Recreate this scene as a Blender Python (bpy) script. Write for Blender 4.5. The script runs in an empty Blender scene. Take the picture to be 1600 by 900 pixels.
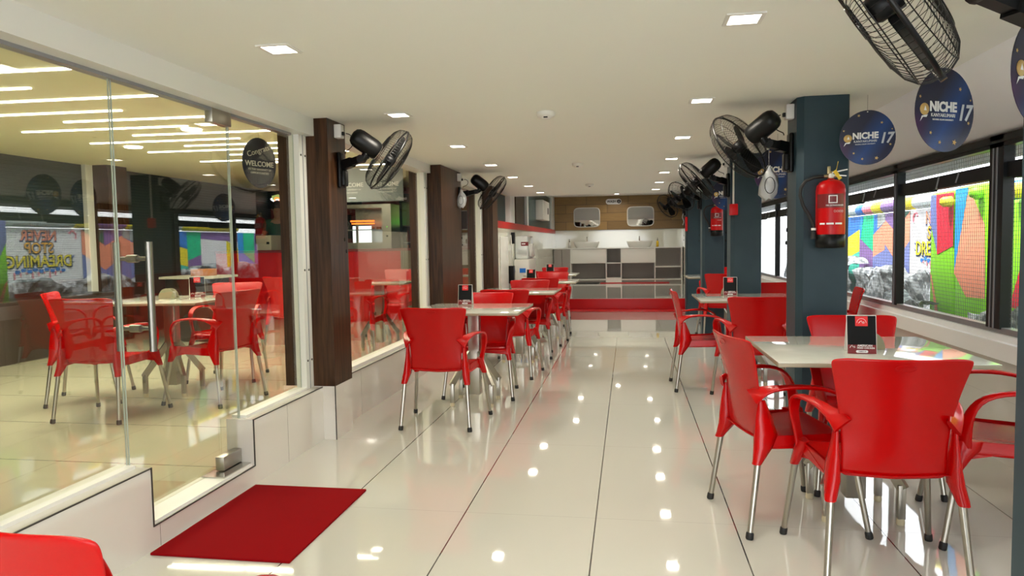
import bpy, bmesh, math, random
from mathutils import Vector, Matrix
random.seed(7)
C = bpy.context.scene.collection
PI = math.pi
V = Vector
sc = bpy.context.scene

# ------------------------------------------------------------------ camera
cam_d = bpy.data.cameras.new('camera'); cam = bpy.data.objects.new('camera', cam_d); C.objects.link(cam)
cam_d.sensor_width = 36; cam_d.lens = 1110/1600*36; cam_d.clip_start = .05; cam_d.clip_end = 200
r0 = V((0.98674, 0.16147, -0.01647)); u0 = V((0.0062, 0.06388, 0.99794)); f0 = V((-0.16219, 0.98481, -0.06203))
cam.matrix_world = Matrix(((r0.x, u0.x, -f0.x, 0), (r0.y, u0.y, -f0.y, 0), (r0.z, u0.z, -f0.z, 1.3), (0, 0, 0, 1)))
sc.camera = cam
# ------------------------------------------------------------------ world, sun, exposure
SKY = 4.8; LAMP = 3.6; STRIP = 12.0; SUN = 12.0
w = bpy.data.worlds.new('world'); sc.world = w; w.use_nodes = True
w.node_tree.nodes['Background'].inputs[0].default_value = (0.93, 0.97, 1.0, 1)
w.node_tree.nodes['Background'].inputs[1].default_value = SKY
sd = bpy.data.lights.new('sun', 'SUN'); sd.energy = SUN; sd.angle = .2; sd.color = (1, .97, .92)
so = bpy.data.objects.new('sun', sd); C.objects.link(so); so.rotation_euler = (math.radians(-4), math.radians(-20), 0)
sc.view_settings.view_transform = 'Standard'; sc.view_settings.look = 'None'
sc.view_settings.exposure = 0.42; sc.view_settings.gamma = 1; sc.view_settings.use_curve_mapping = False
sc.cycles.max_bounces = 10; sc.cycles.transparent_max_bounces = 24; sc.cycles.glossy_bounces = 5
sc.cycles.sample_clamp_indirect = 6; sc.cycles.caustics_reflective = False; sc.cycles.caustics_refractive = False
sc.cycles.use_denoising = True

# ------------------------------------------------------------------ materials
def mat(name, col, rough=.5, metal=0, coat=0, emit=None, es=0, spec=.5):
    m = bpy.data.materials.new(name); m.use_nodes = True
    b = m.node_tree.nodes['Principled BSDF']
    b.inputs['Base Color'].default_value = (*col, 1); b.inputs['Roughness'].default_value = rough
    b.inputs['Metallic'].default_value = metal; b.inputs['Coat Weight'].default_value = coat
    b.inputs['Coat Roughness'].default_value = .04
    b.inputs['Specular IOR Level'].default_value = spec
    if emit: b.inputs['Emission Color'].default_value = (*emit, 1); b.inputs['Emission Strength'].default_value = es
    return m
def nd(m, t, **k):
    n = m.node_tree.nodes.new(t)
    for a, b in k.items(): setattr(n, a, b)
    return n
def lk(m, a, b): m.node_tree.links.new(a, b)
def bs(m): return m.node_tree.nodes['Principled BSDF']
def mth(m, op, a, b=None, c=None):
    n = nd(m, 'ShaderNodeMath', operation=op)
    for i, v in enumerate((a, b, c)):
        if v is None: continue
        if isinstance(v, (int, float)): n.inputs[i].default_value = v
        else: lk(m, v, n.inputs[i])
    return n.outputs[0]
def mixc(m, fac, a, b):
    n = nd(m, 'ShaderNodeMix', data_type='RGBA')
    for s, v in ((n.inputs[0], fac), (n.inputs[6], a), (n.inputs[7], b)):
        if isinstance(v, (int, float)): s.default_value = v
        elif isinstance(v, tuple): s.default_value = (*v, 1)
        else: lk(m, v, s)
    return n.outputs[2]
def noise(m, scale, detail=3, vec=None, stretch=None, coord='Object'):
    tc = nd(m, 'ShaderNodeTexCoord'); mp = nd(m, 'ShaderNodeMapping')
    lk(m, tc.outputs[coord], mp.inputs[0])
    if stretch: mp.inputs['Scale'].default_value = stretch
    n = nd(m, 'ShaderNodeTexNoise'); n.inputs['Scale'].default_value = scale; n.inputs['Detail'].default_value = detail
    lk(m, mp.outputs[0], n.inputs[0]); return n.outputs[0]
def vary(m, c1, c2, scale, detail=3, stretch=None, lo=.35, hi=.65):
    f = noise(m, scale, detail, stretch=stretch)
    r = nd(m, 'ShaderNodeMapRange'); lk(m, f, r.inputs[0]); r.inputs[1].default_value = lo; r.inputs[2].default_value = hi
    lk(m, mixc(m, r.outputs[0], c1, c2), bs(m).inputs['Base Color']); return m
def lines_mask(m, axis, first, step, half):
    g = nd(m, 'ShaderNodeNewGeometry'); s = nd(m, 'ShaderNodeSeparateXYZ'); lk(m, g.outputs['Position'], s.inputs[0])
    a = mth(m, 'SUBTRACT', s.outputs[axis], first - 40*step)
    a = mth(m, 'MODULO', a, step)
    a = mth(m, 'SUBTRACT', a, step/2); a = mth(m, 'ABSOLUTE', a)
    return mth(m, 'GREATER_THAN', a, step/2 - half)

M = {}
def tile_mat(name, col, col2, l1, l2, rough=.06, groutc=(.06, .055, .05), faint=.25):
    m = mat(name, col, rough, coat=.5, spec=.7); 
    f = noise(m, 1.3, 4); base = mixc(m, f, col, col2)
    k = lines_mask(m, *l2); base = mixc(m, mth(m, 'MULTIPLY', k, faint), base, groutc)
    k = lines_mask(m, *l1); base = mixc(m, k, base, groutc)
    lk(m, base, bs(m).inputs['Base Color']); return m
M['floor'] = tile_mat('floor_tile', (.58, .57, .51), (.54, .535, .48), (0, -.16, .631, .003), (1, .9, 1.2, .0015), .025)
M['floor_in'] = tile_mat('inner_floor_tile', (.64, .61, .44), (.60, .58, .42), (1, .3, .8, .003), (0, 0, .8, .002), .06)
M['floor_plat'] = tile_mat('platform_tile', (.62, .62, .56), (.58, .58, .53), (0, .1, .8, .004), (1, 14.2, 1.2, .003), .06, (.25, .24, .22), .5)
M['ceiling'] = mat('ceiling_paint', (.83, .83, .77), .8)
M['soffit'] = mat('soffit_paint', (.92, .93, .94), .75)
M['ceiling_in'] = mat('inner_ceiling_paint', (.78, .76, .50), .8)
M['wtile'] = tile_mat('white_wall_tile', (.66, .63, .57), (.63, .60, .55), (1, .36, 1.2, .0012), (2, .365, 5, .001), .08)
M['wtile2'] = tile_mat('cream_wall_tile', (.80, .80, .70), (.78, .78, .68), (1, 10.9, .9, .002), (2, .95, .9, .003), .1)
M['white_al'] = mat('white_aluminium', (.74, .74, .70), .35)
M['sill'] = mat('white_sill', (.92, .93, .93), .3)
M['dark_trim'] = mat('dark_metal_trim', (.05, .045, .04), .4, .5)
M['wallw'] = mat('white_wall_paint', (.78, .78, .76), .6)
M['darkwall'] = mat('dark_shutter', (.018, .035, .035), .5)
M['brown'] = mat('dark_brown_laminate', (.02, .011, .006), .5)
M['red'] = mat('red_plastic', (.43, .0, .0005), .25, spec=.32)
M['redpaint'] = mat('red_panel', (.50, .002, .004), .3, spec=.25)
M['redmat'] = mat('red_doormat', (.20, .002, .004), .9, spec=.05)
m = M['redmat']; wv = nd(m, 'ShaderNodeTexWave'); wv.inputs['Scale'].default_value = 90; wv.inputs['Distortion'].default_value = 6
wv.inputs['Detail'].default_value = 3
tc = nd(m, 'ShaderNodeTexCoord'); lk(m, tc.outputs['Object'], wv.inputs[0])
lk(m, mixc(m, wv.outputs[1], (.15, .001, .003), (.27, .003, .005)), bs(m).inputs['Base Color'])
bp = nd(m, 'ShaderNodeBump'); bp.inputs['Strength'].default_value = .4; lk(m, wv.outputs[1], bp.inputs['Height']); lk(m, bp.outputs[0], bs(m).inputs['Normal'])
M['wood'] = vary(mat('walnut_laminate', (.05, .02, .01), .32, spec=.2), (.020, .0085, .0035), (.065, .028, .012), 5, 5, (9, 9, .55))
M['oak'] = mat('oak_boards', (.2, .12, .04), .35)
m = M['oak']; g = nd(m, 'ShaderNodeNewGeometry'); mp = nd(m, 'ShaderNodeMapping'); lk(m, g.outputs['Position'], mp.inputs[0])
mp.inputs['Rotation'].default_value = (PI/2, 0, 0)
br = nd(m, 'ShaderNodeTexBrick'); br.inputs['Scale'].default_value = 1; br.inputs['Brick Width'].default_value = 1.15; br.inputs['Row Height'].default_value = .235
br.inputs['Mortar Size'].default_value = .004; br.inputs['Color1'].default_value = (.36, .21, .06, 1); br.inputs['Color2'].default_value = (.22, .125, .032, 1)
br.inputs['Mortar'].default_value = (.02, .01, .005, 1); lk(m, mp.outputs[0], br.inputs[0])
f = noise(m, 6, 5, stretch=(1, 6, 9)); lk(m, mixc(m, mth(m, 'MULTIPLY', f, .4), br.outputs[0], (.05, .025, .008)), bs(m).inputs['Base Color'])
M['pillar'] = vary(mat('slate_blue_paint', (.02, .045, .06), .45, spec=.3), (.019, .040, .054), (.026, .050, .066), 3)
M['teal'] = mat('teal_panel', (.008, .06, .07), .25)
M['steel'] = mat('brushed_steel', (.40, .375, .325), .28, 1)
M['chrome'] = mat('polished_steel', (.62, .60, .56), .18, 1)
M['rubber'] = mat('black_rubber', (.008, .008, .008), .6)
M['black'] = mat('black_plastic', (.003, .003, .003), .38, spec=.22)
M['blackwire'] = mat('black_wire', (.003, .003, .003), .35, spec=.3)
M['foot'] = mat('cream_foot_pad', (.55, .48, .32), .6)
M['ttop'] = vary(mat('glossy_table_laminate', (.62, .6, .52), .05, coat=.4), (.56, .56, .50), (.64, .64, .58), 6, 4)
M['tedge'] = mat('table_edge_band', (.30, .26, .18), .45)
M['frame'] = mat('black_window_frame', (.006, .007, .008), .4, spec=.25)
M['greyal'] = mat('grey_aluminium', (.30, .31, .33), .35, .4)
M['mesh'] = mat('wire_mesh', (.10, .11, .11), .5, .3)
M['plastic_w'] = mat('white_plastic', (.72, .70, .65), .4)
M['ceramic'] = mat('white_ceramic', (.85, .85, .82), .08, coat=.5)
M['mirror'] = mat('mirror', (.85, .87, .87), .02, 1)
M['cab_grey'] = mat('grey_cabinet_board', (.33, .30, .285), .5)
M['cab_white'] = mat('white_cabinet_board', (.84, .83, .80), .35)
M['lamp'] = mat('lamp_diffuser', (1, 1, 1), .5, emit=(1, .93, .78), es=9)
M['strip'] = mat('led_strip', (1, 1, 1), .5, emit=(1, .97, .88), es=9)
M['txtw'] = mat('white_print', (.8, .8, .8), .5)
M['txtsilver'] = mat('silver_print', (.50, .54, .60), .4)
M['txtred'] = mat('red_print', (.65, .01, .01), .5)
M['txtblack'] = mat('black_print', (.01, .01, .01), .5)
M['gold'] = mat('gold_print', (.55, .36, .12), .5)
M['card'] = mat('black_card', (.003, .003, .003), .4, spec=.15)
M['cardred'] = mat('dark_red_print', (.16, .004, .006), .4)
M['olive'] = mat('olive_grey_card', (.23, .21, .13), .6)
M['yellow'] = mat('yellow_tag', (.75, .52, .02), .5)
M['brass'] = mat('brass', (.45, .36, .18), .35, .8)
M['bag'] = mat('clear_plastic_bag', (.45, .46, .46), .2)
M['glassbottle'] = mat('clear_plastic', (.75, .78, .76), .1)
M['screen'] = mat('blue_display', (.0, .02, .06), .2, emit=(.01, .08, .25), es=.8)
M['orange_em'] = mat('warming_lamp', (1, .3, .05), .4, emit=(1, .18, .02), es=2.2)
M['white_em'] = mat('lit_white_panel', (1, 1, 1), .4, emit=(.8, .9, 1), es=1.3)
M['green_em'] = mat('green_glow', (.2, .8, .1), .4, emit=(.15, .8, .08), es=.9)
M['yel_em'] = mat('lit_cabinet_back', (.6, .7, .3), .4, emit=(.5, .7, .2), es=.5)
M['food'] = mat('crumbed_orange', (.35, .12, .03), .5)
M['skin'] = mat('brown_skin', (.25, .12, .07), .5)
M['hair'] = mat('black_hair', (.008, .006, .005), .5)
M['greenshirt'] = mat('dark_green_shirt', (.004, .06, .04), .8)
M['darkpants'] = mat('black_trousers', (.01, .01, .012), .8)
M['ribbed'] = mat('ribbed_taupe_panel', (.16, .14, .09), .5)
M['beige'] = mat('beige_plastic', (.45, .42, .34), .5)
M['corr'] = mat('corrugated_metal', (.50, .52, .54), .4, .3)
M['ground'] = vary(mat('outside_concrete', (.3, .3, .28), .8), (.25, .25, .24), (.36, .36, .33), 3)
M['rock'] = vary(mat('rough_grey_rock', (.3, .32, .33), .85), (.10, .115, .125), (.40, .44, .46), 14, 6, lo=.42, hi=.6)
PC = dict(white=(.78, .80, .82), coral=(.85, .30, .18), blue=(.02, .18, .62), sky=(.01, .30, .75), periw=(.16, .20, .48), yellow=(.85, .72, .02),
          green=(.0, .55, .26), lime=(.22, .68, .005), purple=(.22, .12, .34), grey=(.34, .37, .36), rose=(.75, .01, .04), teal2=(.06, .55, .42),
          dgreen=(.02, .12, .08), pink=(.85, .22, .28), pale=(.62, .70, .70), orange=(.85, .45, .05), navy=(.02, .05, .2))
for k, v in PC.items(): M['p_'+k] = mat('paint_'+k, v, .55)
def glass_mat(name, tint, base=.055, k=.9, rough=0.0):
    m = bpy.data.materials.new(name); m.use_nodes = True; nt = m.node_tree
    for n in list(nt.nodes):
        if n.type == 'BSDF_PRINCIPLED': nt.nodes.remove(n)
    out = nt.nodes['Material Output']
    t = nd(m, 'ShaderNodeBsdfTransparent'); t.inputs[0].default_value = (*tint, 1)
    g = nd(m, 'ShaderNodeBsdfGlossy'); g.inputs['Roughness'].default_value = rough; g.inputs['Color'].default_value = (1, 1, 1, 1)
    lw = nd(m, 'ShaderNodeLayerWeight'); lw.inputs[0].default_value = .5
    p = mth(m, 'POWER', lw.outputs['Facing'], 5.0); p = mth(m, 'MULTIPLY', p, k); p = mth(m, 'ADD', p, base)
    mx = nd(m, 'ShaderNodeMixShader'); lk(m, p, mx.inputs[0]); lk(m, t.outputs[0], mx.inputs[1]); lk(m, g.outputs[0], mx.inputs[2])
    lk(m, mx.outputs[0], out.inputs[0]); return m
M['glass'] = glass_mat('clear_glass', (.965, .97, .93), .082)
M['wglass'] = glass_mat('window_glass', (.98, .99, .99), .02, .3)
M['gedge'] = mat('glass_edge', (.42, .48, .42), .15)
# navy disc print
def disc_mat(name, c1, c2, c3):
    m = mat(name, c1, .3); tc = nd(m, 'ShaderNodeTexCoord'); s = nd(m, 'ShaderNodeSeparateXYZ'); lk(m, tc.outputs['Object'], s.inputs[0])
    a = mth(m, 'MULTIPLY_ADD', s.outputs[0], 3.0, .1); b = mth(m, 'MULTIPLY_ADD', s.outputs[2], -2.0, 0)
    band = mth(m, 'ABSOLUTE', mth(m, 'SUBTRACT', mth(m, 'ADD', a, b), .25)); band = mth(m, 'SUBTRACT', 1, mth(m, 'MULTIPLY', band, 2.6))
    bandn = nd(m, 'ShaderNodeClamp'); lk(m, band, bandn.inputs[0])
    col = mixc(m, bandn.outputs[0], c1, c2)
    pl = nd(m, 'ShaderNodeClamp'); lk(m, mth(m, 'MULTIPLY_ADD', s.outputs[0], -12, -1.0), pl.inputs[0])
    low = nd(m, 'ShaderNodeClamp'); lk(m, mth(m, 'MULTIPLY_ADD', s.outputs[2], -14, .1), low.inputs[0])
    col = mixc(m, mth(m, 'MULTIPLY', pl.outputs[0], low.outputs[0]), col, c3)
    lk(m, col, bs(m).inputs['Base Color']); return m
M['disc'] = disc_mat('navy_disc_print', (.0015, .004, .030), (.002, .040, .19), (.035, .0, .055))
M['discdark'] = mat('dark_navy_print', (.004, .008, .04), .35)
M['boardgrey'] = mat('grey_board', (.17, .19, .20), .6)

# ------------------------------------------------------------------ mesh helpers
class MB:
    def __init__(s): s.v = []; s.f = []; s.mi = []; s.mats = []; s.cur = 0; s.sm = []; s.smooth = False; s.X = Matrix()
    def m(s, name):
        mm = M[name] if isinstance(name, str) else name
        if mm not in s.mats: s.mats.append(mm)
        s.cur = s.mats.index(mm); return s
    def add(s, vs, fs, smooth=None):
        o = len(s.v); s.v += [tuple(s.X @ V(p)) for p in vs]
        for f in fs: s.f.append(tuple(o+i for i in f)); s.mi.append(s.cur); s.sm.append(s.smooth if smooth is None else smooth)
        return s
    def box(s, a, b, bev=0):
        x0, y0, z0 = [min(a[i], b[i]) for i in range(3)]; x1, y1, z1 = [max(a[i], b[i]) for i in range(3)]
        if bev > 0:
            bm = bmesh.new(); bmesh.ops.create_cube(bm, size=1)
            for v in bm.verts: v.co = V(((x0+x1)/2+v.co.x*(x1-x0), (y0+y1)/2+v.co.y*(y1-y0), (z0+z1)/2+v.co.z*(z1-z0)))
            bmesh.ops.bevel(bm, geom=bm.edges[:], offset=bev, segments=3, affect='EDGES', profile=.5)
            bm.verts.index_update(); s.add([v.co[:] for v in bm.verts], [[v.index for v in f.verts] for f in bm.faces], True); bm.free(); return s
        return s.add([(x0,y0,z0),(x1,y0,z0),(x1,y1,z0),(x0,y1,z0),(x0,y0,z1),(x1,y0,z1),(x1,y1,z1),(x0,y1,z1)],
                     [(0,3,2,1),(4,5,6,7),(0,1,5,4),(1,2,6,5),(2,3,7,6),(3,0,4,7)], False)
    def loft(s, rings, caps=True, closed=False, smooth=True):
        n = len(rings[0]); vs = [p for r in rings for p in r]; fs = []
        R = len(rings)
        for i in range(R if closed else R-1):
            j = (i+1) % R
            for k in range(n): fs.append((i*n+k, i*n+(k+1) % n, j*n+(k+1) % n, j*n+k))
        s.add(vs, fs, smooth)
        if caps and not closed: s.add(rings[0], [tuple(range(n))[::-1]], False); s.add(rings[-1], [tuple(range(n))], False)
        return s
    def tube(s, pts, r, n=8, closed=False, caps=True):
        pts = [V(p) for p in pts]; L = len(pts); rs = r if isinstance(r, (list, tuple)) else [r]*L
        rings = []; ref = None
        for i, p in enumerate(pts):
            if closed: t = (pts[(i+1) % L]-pts[i-1])
            else: t = pts[min(i+1, L-1)]-pts[max(i-1, 0)]
            t.normalize()
            if ref is None or abs(ref.dot(t)) > .999:
                ref = V((0, 0, 1)) if abs(t.z) < .9 else V((1, 0, 0))
            a = (ref - t*ref.dot(t)).normalized(); b = t.cross(a); ref = a
            rings.append([p+(a*math.cos(2*PI*k/n)+b*math.sin(2*PI*k/n))*rs[i] for k in range(n)])
        return s.loft(rings, caps, closed)
    def rod(s, a, b, r, n=10, r2=None): return s.tube([a, b], [r, r if r2 is None else r2], n)
    def bar(s, a, b, w, h, up=(0, 0, 1)):
        a = V(a); b = V(b); t = (b-a).normalized(); x = t.cross(V(up)); 
        if x.length < 1e-4: x = t.cross(V((1, 0, 0)))
        x.normalize(); y = x.cross(t)
        r = [x*w/2+y*h/2, -x*w/2+y*h/2, -x*w/2-y*h/2, x*w/2-y*h/2]
        return s.loft([[a+q for q in r], [b+q for q in r]], smooth=False)
    def lathe(s, prof, c, ax=(0, 0, 1), n=24):
        ax = V(ax).normalized(); a = ax.orthogonal().normalized(); b = ax.cross(a); c = V(c)
        rings = [[c+ax*h+(a*math.cos(2*PI*k/n)+b*math.sin(2*PI*k/n))*max(r, 1e-5) for k in range(n)] for r, h in prof]
        return s.loft(rings)
    def poly(s, pts, off):
        pts = [V(p) for p in pts]; off = V(off); n = len(pts)
        s.add(pts, [tuple(range(n))[::-1]], False); s.add([p+off for p in pts], [tuple(range(n))], False)
        s.add(pts+[p+off for p in pts], [(i, (i+1) % n, n+(i+1) % n, n+i) for i in range(n)], False); return s
    def build(s, name, parent=None, origin=None, sub=0, solid=0):
        me = bpy.data.meshes.new(name)
        if origin is not None: o = V(origin); s.v = [tuple(V(p)-o) for p in s.v]
        me.from_pydata(s.v, [], s.f); me.update()
        for mm in s.mats: me.materials.append(mm)
        me.polygons.foreach_set('material_index', s.mi); me.polygons.foreach_set('use_smooth', s.sm)
        bm = bmesh.new(); bm.from_mesh(me); bmesh.ops.recalc_face_normals(bm, faces=bm.faces[:]); bm.to_mesh(me); bm.free()
        ob = bpy.data.objects.new(name, me); C.objects.link(ob)
        if parent: ob.parent = parent
        if origin is not None: ob.location = origin
        if sub or solid:
            if solid:
                md = ob.modifiers.new('s', 'SOLIDIFY'); md.thickness = solid; md.offset = 0
            if sub:
                md = ob.modifiers.new('u', 'SUBSURF'); md.levels = sub; md.render_levels = sub
            bpy.context.view_layer.update()
            dg = bpy.context.evaluated_depsgraph_get(); me2 = bpy.data.meshes.new_from_object(ob.evaluated_get(dg))
            ob.modifiers.clear(); ob.data = me2
            me2.polygons.foreach_set('use_smooth', [True]*len(me2.polygons))
        return ob
def tag(o, label=None, cat=None, group=None, kind=None):
    if label: o['label'] = label
    if cat: o['category'] = cat
    if group: o['group'] = group
    if kind: o['kind'] = kind
    return o
def empty(name, loc, rz=0, label=None, cat=None, group=None):
    o = bpy.data.objects.new(name, None); o.empty_display_size = .1; C.objects.link(o); o.location = loc; o.rotation_euler = (0, 0, rz)
    return tag(o, label, cat, group)
def struct(name, mb, origin=None): return tag(mb.build(name, origin=origin), kind='structure')
def sbox(name, a, b, m, bev=0): return struct(name, MB().m(m).box(a, b, bev))
kids = {}
def copy_tree(o, parent=None):
    c = o.copy(); C.objects.link(c)
    if parent: c.parent = parent
    for ch in list(o.children): copy_tree(ch, c)
    return c
def text(s, size, m, parent, pos, xd, up, name='lettering', ext=.0008, bold=0, al='CENTER', sx=1.0, shear=0):
    cu = bpy.data.curves.new(name, 'FONT'); cu.body = s; cu.size = size; cu.extrude = ext; cu.offset = bold
    cu.align_x = al; cu.align_y = 'CENTER'; cu.resolution_u = 3; cu.shear = shear
    t = bpy.data.objects.new('t', cu); C.objects.link(t)
    bpy.context.view_layer.update()
    me = bpy.data.meshes.new_from_object(t.evaluated_get(bpy.context.evaluated_depsgraph_get()))
    bpy.data.objects.remove(t); me.materials.clear(); me.materials.append(M[m] if isinstance(m, str) else m)
    o = bpy.data.objects.new(name, me); C.objects.link(o)
    X = V(xd).normalized(); U = V(up).normalized(); N = X.cross(U)
    mw = Matrix(((X.x*sx, U.x, N.x, pos[0]), (X.y*sx, U.y, N.y, pos[1]), (X.z*sx, U.z, N.z, pos[2]), (0, 0, 0, 1)))
    me.transform(mw.to_3x3().to_4x4()); o.location = pos
    if parent: o.parent = parent
    return o

# ------------------------------------------------------------------ room shell
CZ = 2.145
sbox('floor', (-2.04, -3, -.1), (2.2, 13.9, 0), 'floor')
sbox('ceiling', (-2.1, -3, CZ), (1.64, 12.6, CZ+.08), 'ceiling')
mb = MB().m('soffit'); mb.poly([(1.62, -3, CZ+.001), (2.16, -3, 1.88), (2.3, -3, 1.88), (2.3, -3, CZ+.06), (1.62, -3, CZ+.06)], (0, 16.9, 0)); struct('trim_1', mb)
sbox('ceiling_platform', (-2.3, 12.6, 2.58), (1.62, 20.1, 2.66), 'soffit')
sbox('trim_2', (-2.3, 12.6, CZ), (2.3, 12.7, 2.6), 'soffit')
# wall under the windows on the right, and window band
sbox('wall_right', (2.11, -3, 0), (2.3, 13.9, .66), 'wtile')
sbox('trim_3', (2.06, -3, .60), (2.3, 13.9, .70), 'sill', )
sbox('wall_rear', (-7, -3.1, -.1), (-2.04, -3, 2.6), 'wallw')
# left wall under the glass (x -2.04), with the doorway gap
mb = MB().m('wtile')
for y0, y1 in ((-3, 2.72), (3.565, 10.2)): mb.box((-2.20, y0, -.05), (-2.04, y1, .36))
mb.box((-2.20, 2.72, -.05), (-2.04, 3.565, .105))
struct('wall_left', mb)
mb = MB().m('dark_trim')
for y0, y1 in ((-3, 2.72), (3.565, 4.46), (4.75, 7.33)): mb.box((-2.042, y0, .356), (-2.036, y1, .362))
mb.box((-2.042, 2.72, .10), (-2.036, 3.565, .106)); mb.box((-2.042, 2.715, .10), (-2.036, 2.721, .362)); mb.box((-2.042, 3.564, .10), (-2.036, 3.570, .362))
struct('trim_4', mb)
# glass header
mb = MB().m('white_al'); mb.box((-2.2, -3, 2.03), (-2.04, 4.46, CZ)); mb.box((-2.2, 4.76, 2.06), (-2.06, 10.2, CZ)); struct('trim_5', mb)
sbox('trim_6', (-2.165, -3, 2.015), (-2.12, 4.3, 2.035), 'greyal')

def column_wood(y0, y1, base=True, zb=.365):
    mb = MB(); mb.m('wood'); mb.box((-2.30, y0, zb), (-1.948, y1, CZ))
    if base: mb.m('wtile').box((-2.1, y0+.004, 0), (-1.950, y1-.004, zb)); mb.m('dark_trim').box((-1.953, y0-.001, 0), (-1.947, y0+.004, zb))
    o = struct('pillar', mb); return o
tag(column_wood(4.463, 4.76), 'nearest dark walnut clad pillar on a tiled foot beside the glass front', 'pillar')
tag(column_wood(7.33, 8.23), 'wide walnut clad pillar, second along the glass front', 'pillar')
tag(column_wood(10.2, 10.6), 'walnut clad pillar, third along the left side', 'pillar')
# fixed glass, door and white jambs
def pane(name, y0, y1, z0, z1, x=-2.14, t=.006):
    mb = MB().m('glass').box((x-t/2, y0, z0), (x+t/2, y1, z1)); mb.m('gedge')
    mb.box((x-t/2, y0-.002, z0), (x+t/2, y0+.001, z1)); mb.box((x-t/2, y1-.001, z0), (x+t/2, y1+.002, z1))
    return struct(name, mb)
pane('window_1', .9, 2.70, .362, 2.03); pane('window_2', -1.2, .89, .362, 2.03)
pane('window_3', 3.60, 4.36, .362, 2.03)
pane('window_4', 4.80, 7.26, .362, 2.06); pane('window_5', 8.26, 10.15, .362, 2.06)
def jamb(name, y0, y1, x0=-2.17, x1=-2.10):
    mb = MB().m('white_al').box((x0, y0, .362), (x1, y1, 2.06)); mb.m('greyal').box((x1-.001, (y0+y1)/2-.004, .362), (x1+.002, (y0+y1)/2+.004, 2.06)); mb.m('dark_trim')
    for z in (.55, 1.15, 1.9):
        for yy in (y0+(y1-y0)*.22, y0+(y1-y0)*.8): mb.lathe([(.0, .004), (.007, .004), (.007, 0)], (x1, yy, z), (1, 0, 0), 8)
    struct(name, mb)
jamb('trim_7', 4.36, 4.463); jamb('trim_8', 4.76, 4.80); jamb('trim_9', 7.20, 7.33); jamb('trim_10', 10.05, 10.2); jamb('trim_11', 8.23, 8.27)
sbox('trim_12', (-2.185, .9, .355), (-2.10, 2.70, .375), 'white_al'); sbox('trim_13', (-2.185, 3.6, .355), (-2.10, 4.36, .375), 'white_al')
sbox('trim_14', (-2.185, 4.8, .355), (-2.08, 7.2, .385), 'white_al'); sbox('trim_15', (-2.185, 8.27, .355), (-2.08, 10.05, .385), 'white_al')
mb = MB().m('white_al').box((-2.2, 2.725, .10), (-2.05, 3.56, .118)); struct('trim_16', mb)
# the glass door
door = empty('door_1', (-2.14, 2.72, .125)); tag(door, kind='structure')
mb = MB().m('glass').box((-2.143, 2.715, .135), (-2.137, 3.585, 2.02)); mb.m('gedge').box((-2.143, 2.713, .135), (-2.137, 2.716, 2.02)).box((-2.143, 3.584, .135), (-2.137, 3.586, 2.02))
def local(mb, root): mb.v = [tuple(root.matrix_world.inverted() @ V(p)) for p in mb.v]; return mb
def part(name, mb, root):
    inv = Matrix.Translation(root.location) @ Matrix.Rotation(root.rotation_euler.z, 4, 'Z'); inv.invert()
    mb.v = [tuple(inv @ V(p)) for p in mb.v]; return mb.build(name, root)
part('glass_leaf', mb, door)
M['handle'] = mat('satin_handle_steel', (.22, .21, .185), .35, 1)
h = MB().m('handle')
for x in (-2.06, -2.22): h.tube([(x, 2.80, .855), (x, 2.80, 1.335)], .0155, 16)
for z in (.955, 1.262): h.tube([(-2.06, 2.80, z), (-2.22, 2.80, z)], .009, 12).tube([(-2.115, 2.80, z), (-2.165, 2.80, z)], .017, 14)
part('pull_handle', h, door)
part('top_clamp', MB().m('steel').box((-2.162, 3.42, 1.955), (-2.118, 3.60, 2.03), .003), door)
part('bottom_clamp', MB().m('steel').box((-2.165, 3.39, .128), (-2.115, 3.58, .20), .003), door)
part('floor_spring_plate', MB().m('chrome').box((-2.19, 3.30, .117), (-2.06, 3.56, .124)), door)

# left wall beyond the glass: tiles, red band, high windows
LY0, LY1 = 10.6, 20.0
mb = MB().m('wtile2').box((-2.30, LY0, 0), (-2.04, LY1, 1.56)); struct('wall_left_far', mb)
mb = MB().m('redpaint').box((-2.30, LY0, 1.56), (-2.03, LY1, 1.67)); struct('trim_17', mb)
mb = MB().m('wood').box((-2.28, 12.9, 1.67), (-2.03, 13.9, 2.6)); tag(struct('pillar', mb), 'short walnut pillar standing on the red band of the far left wall', 'pillar')
mb = MB().m('wallw').box((-2.30, LY0, 2.52), (-2.06, LY1, 2.62)).box((-2.30, 12.4, 1.67), (-2.05, 12.9, 2.6)).box((-2.30, 14.5, 1.67), (-2.05, 14.72, 2.6)).box((-2.3, 19.3, 1.67), (-2.05, 20, 2.6)); struct('trim_18', mb)
mb = MB().m('darkwall').box((-2.2, 10.6, 1.67), (-2.14, 12.4, 2.6)); struct('window_6', mb)
mb = MB().m('teal').box((-2.2, 13.9, 1.67), (-2.1, 14.5, 2.6)).box((-2.2, 14.72, 1.67), (-2.1, 19.3, 2.6)); struct('window_7', mb)

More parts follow.
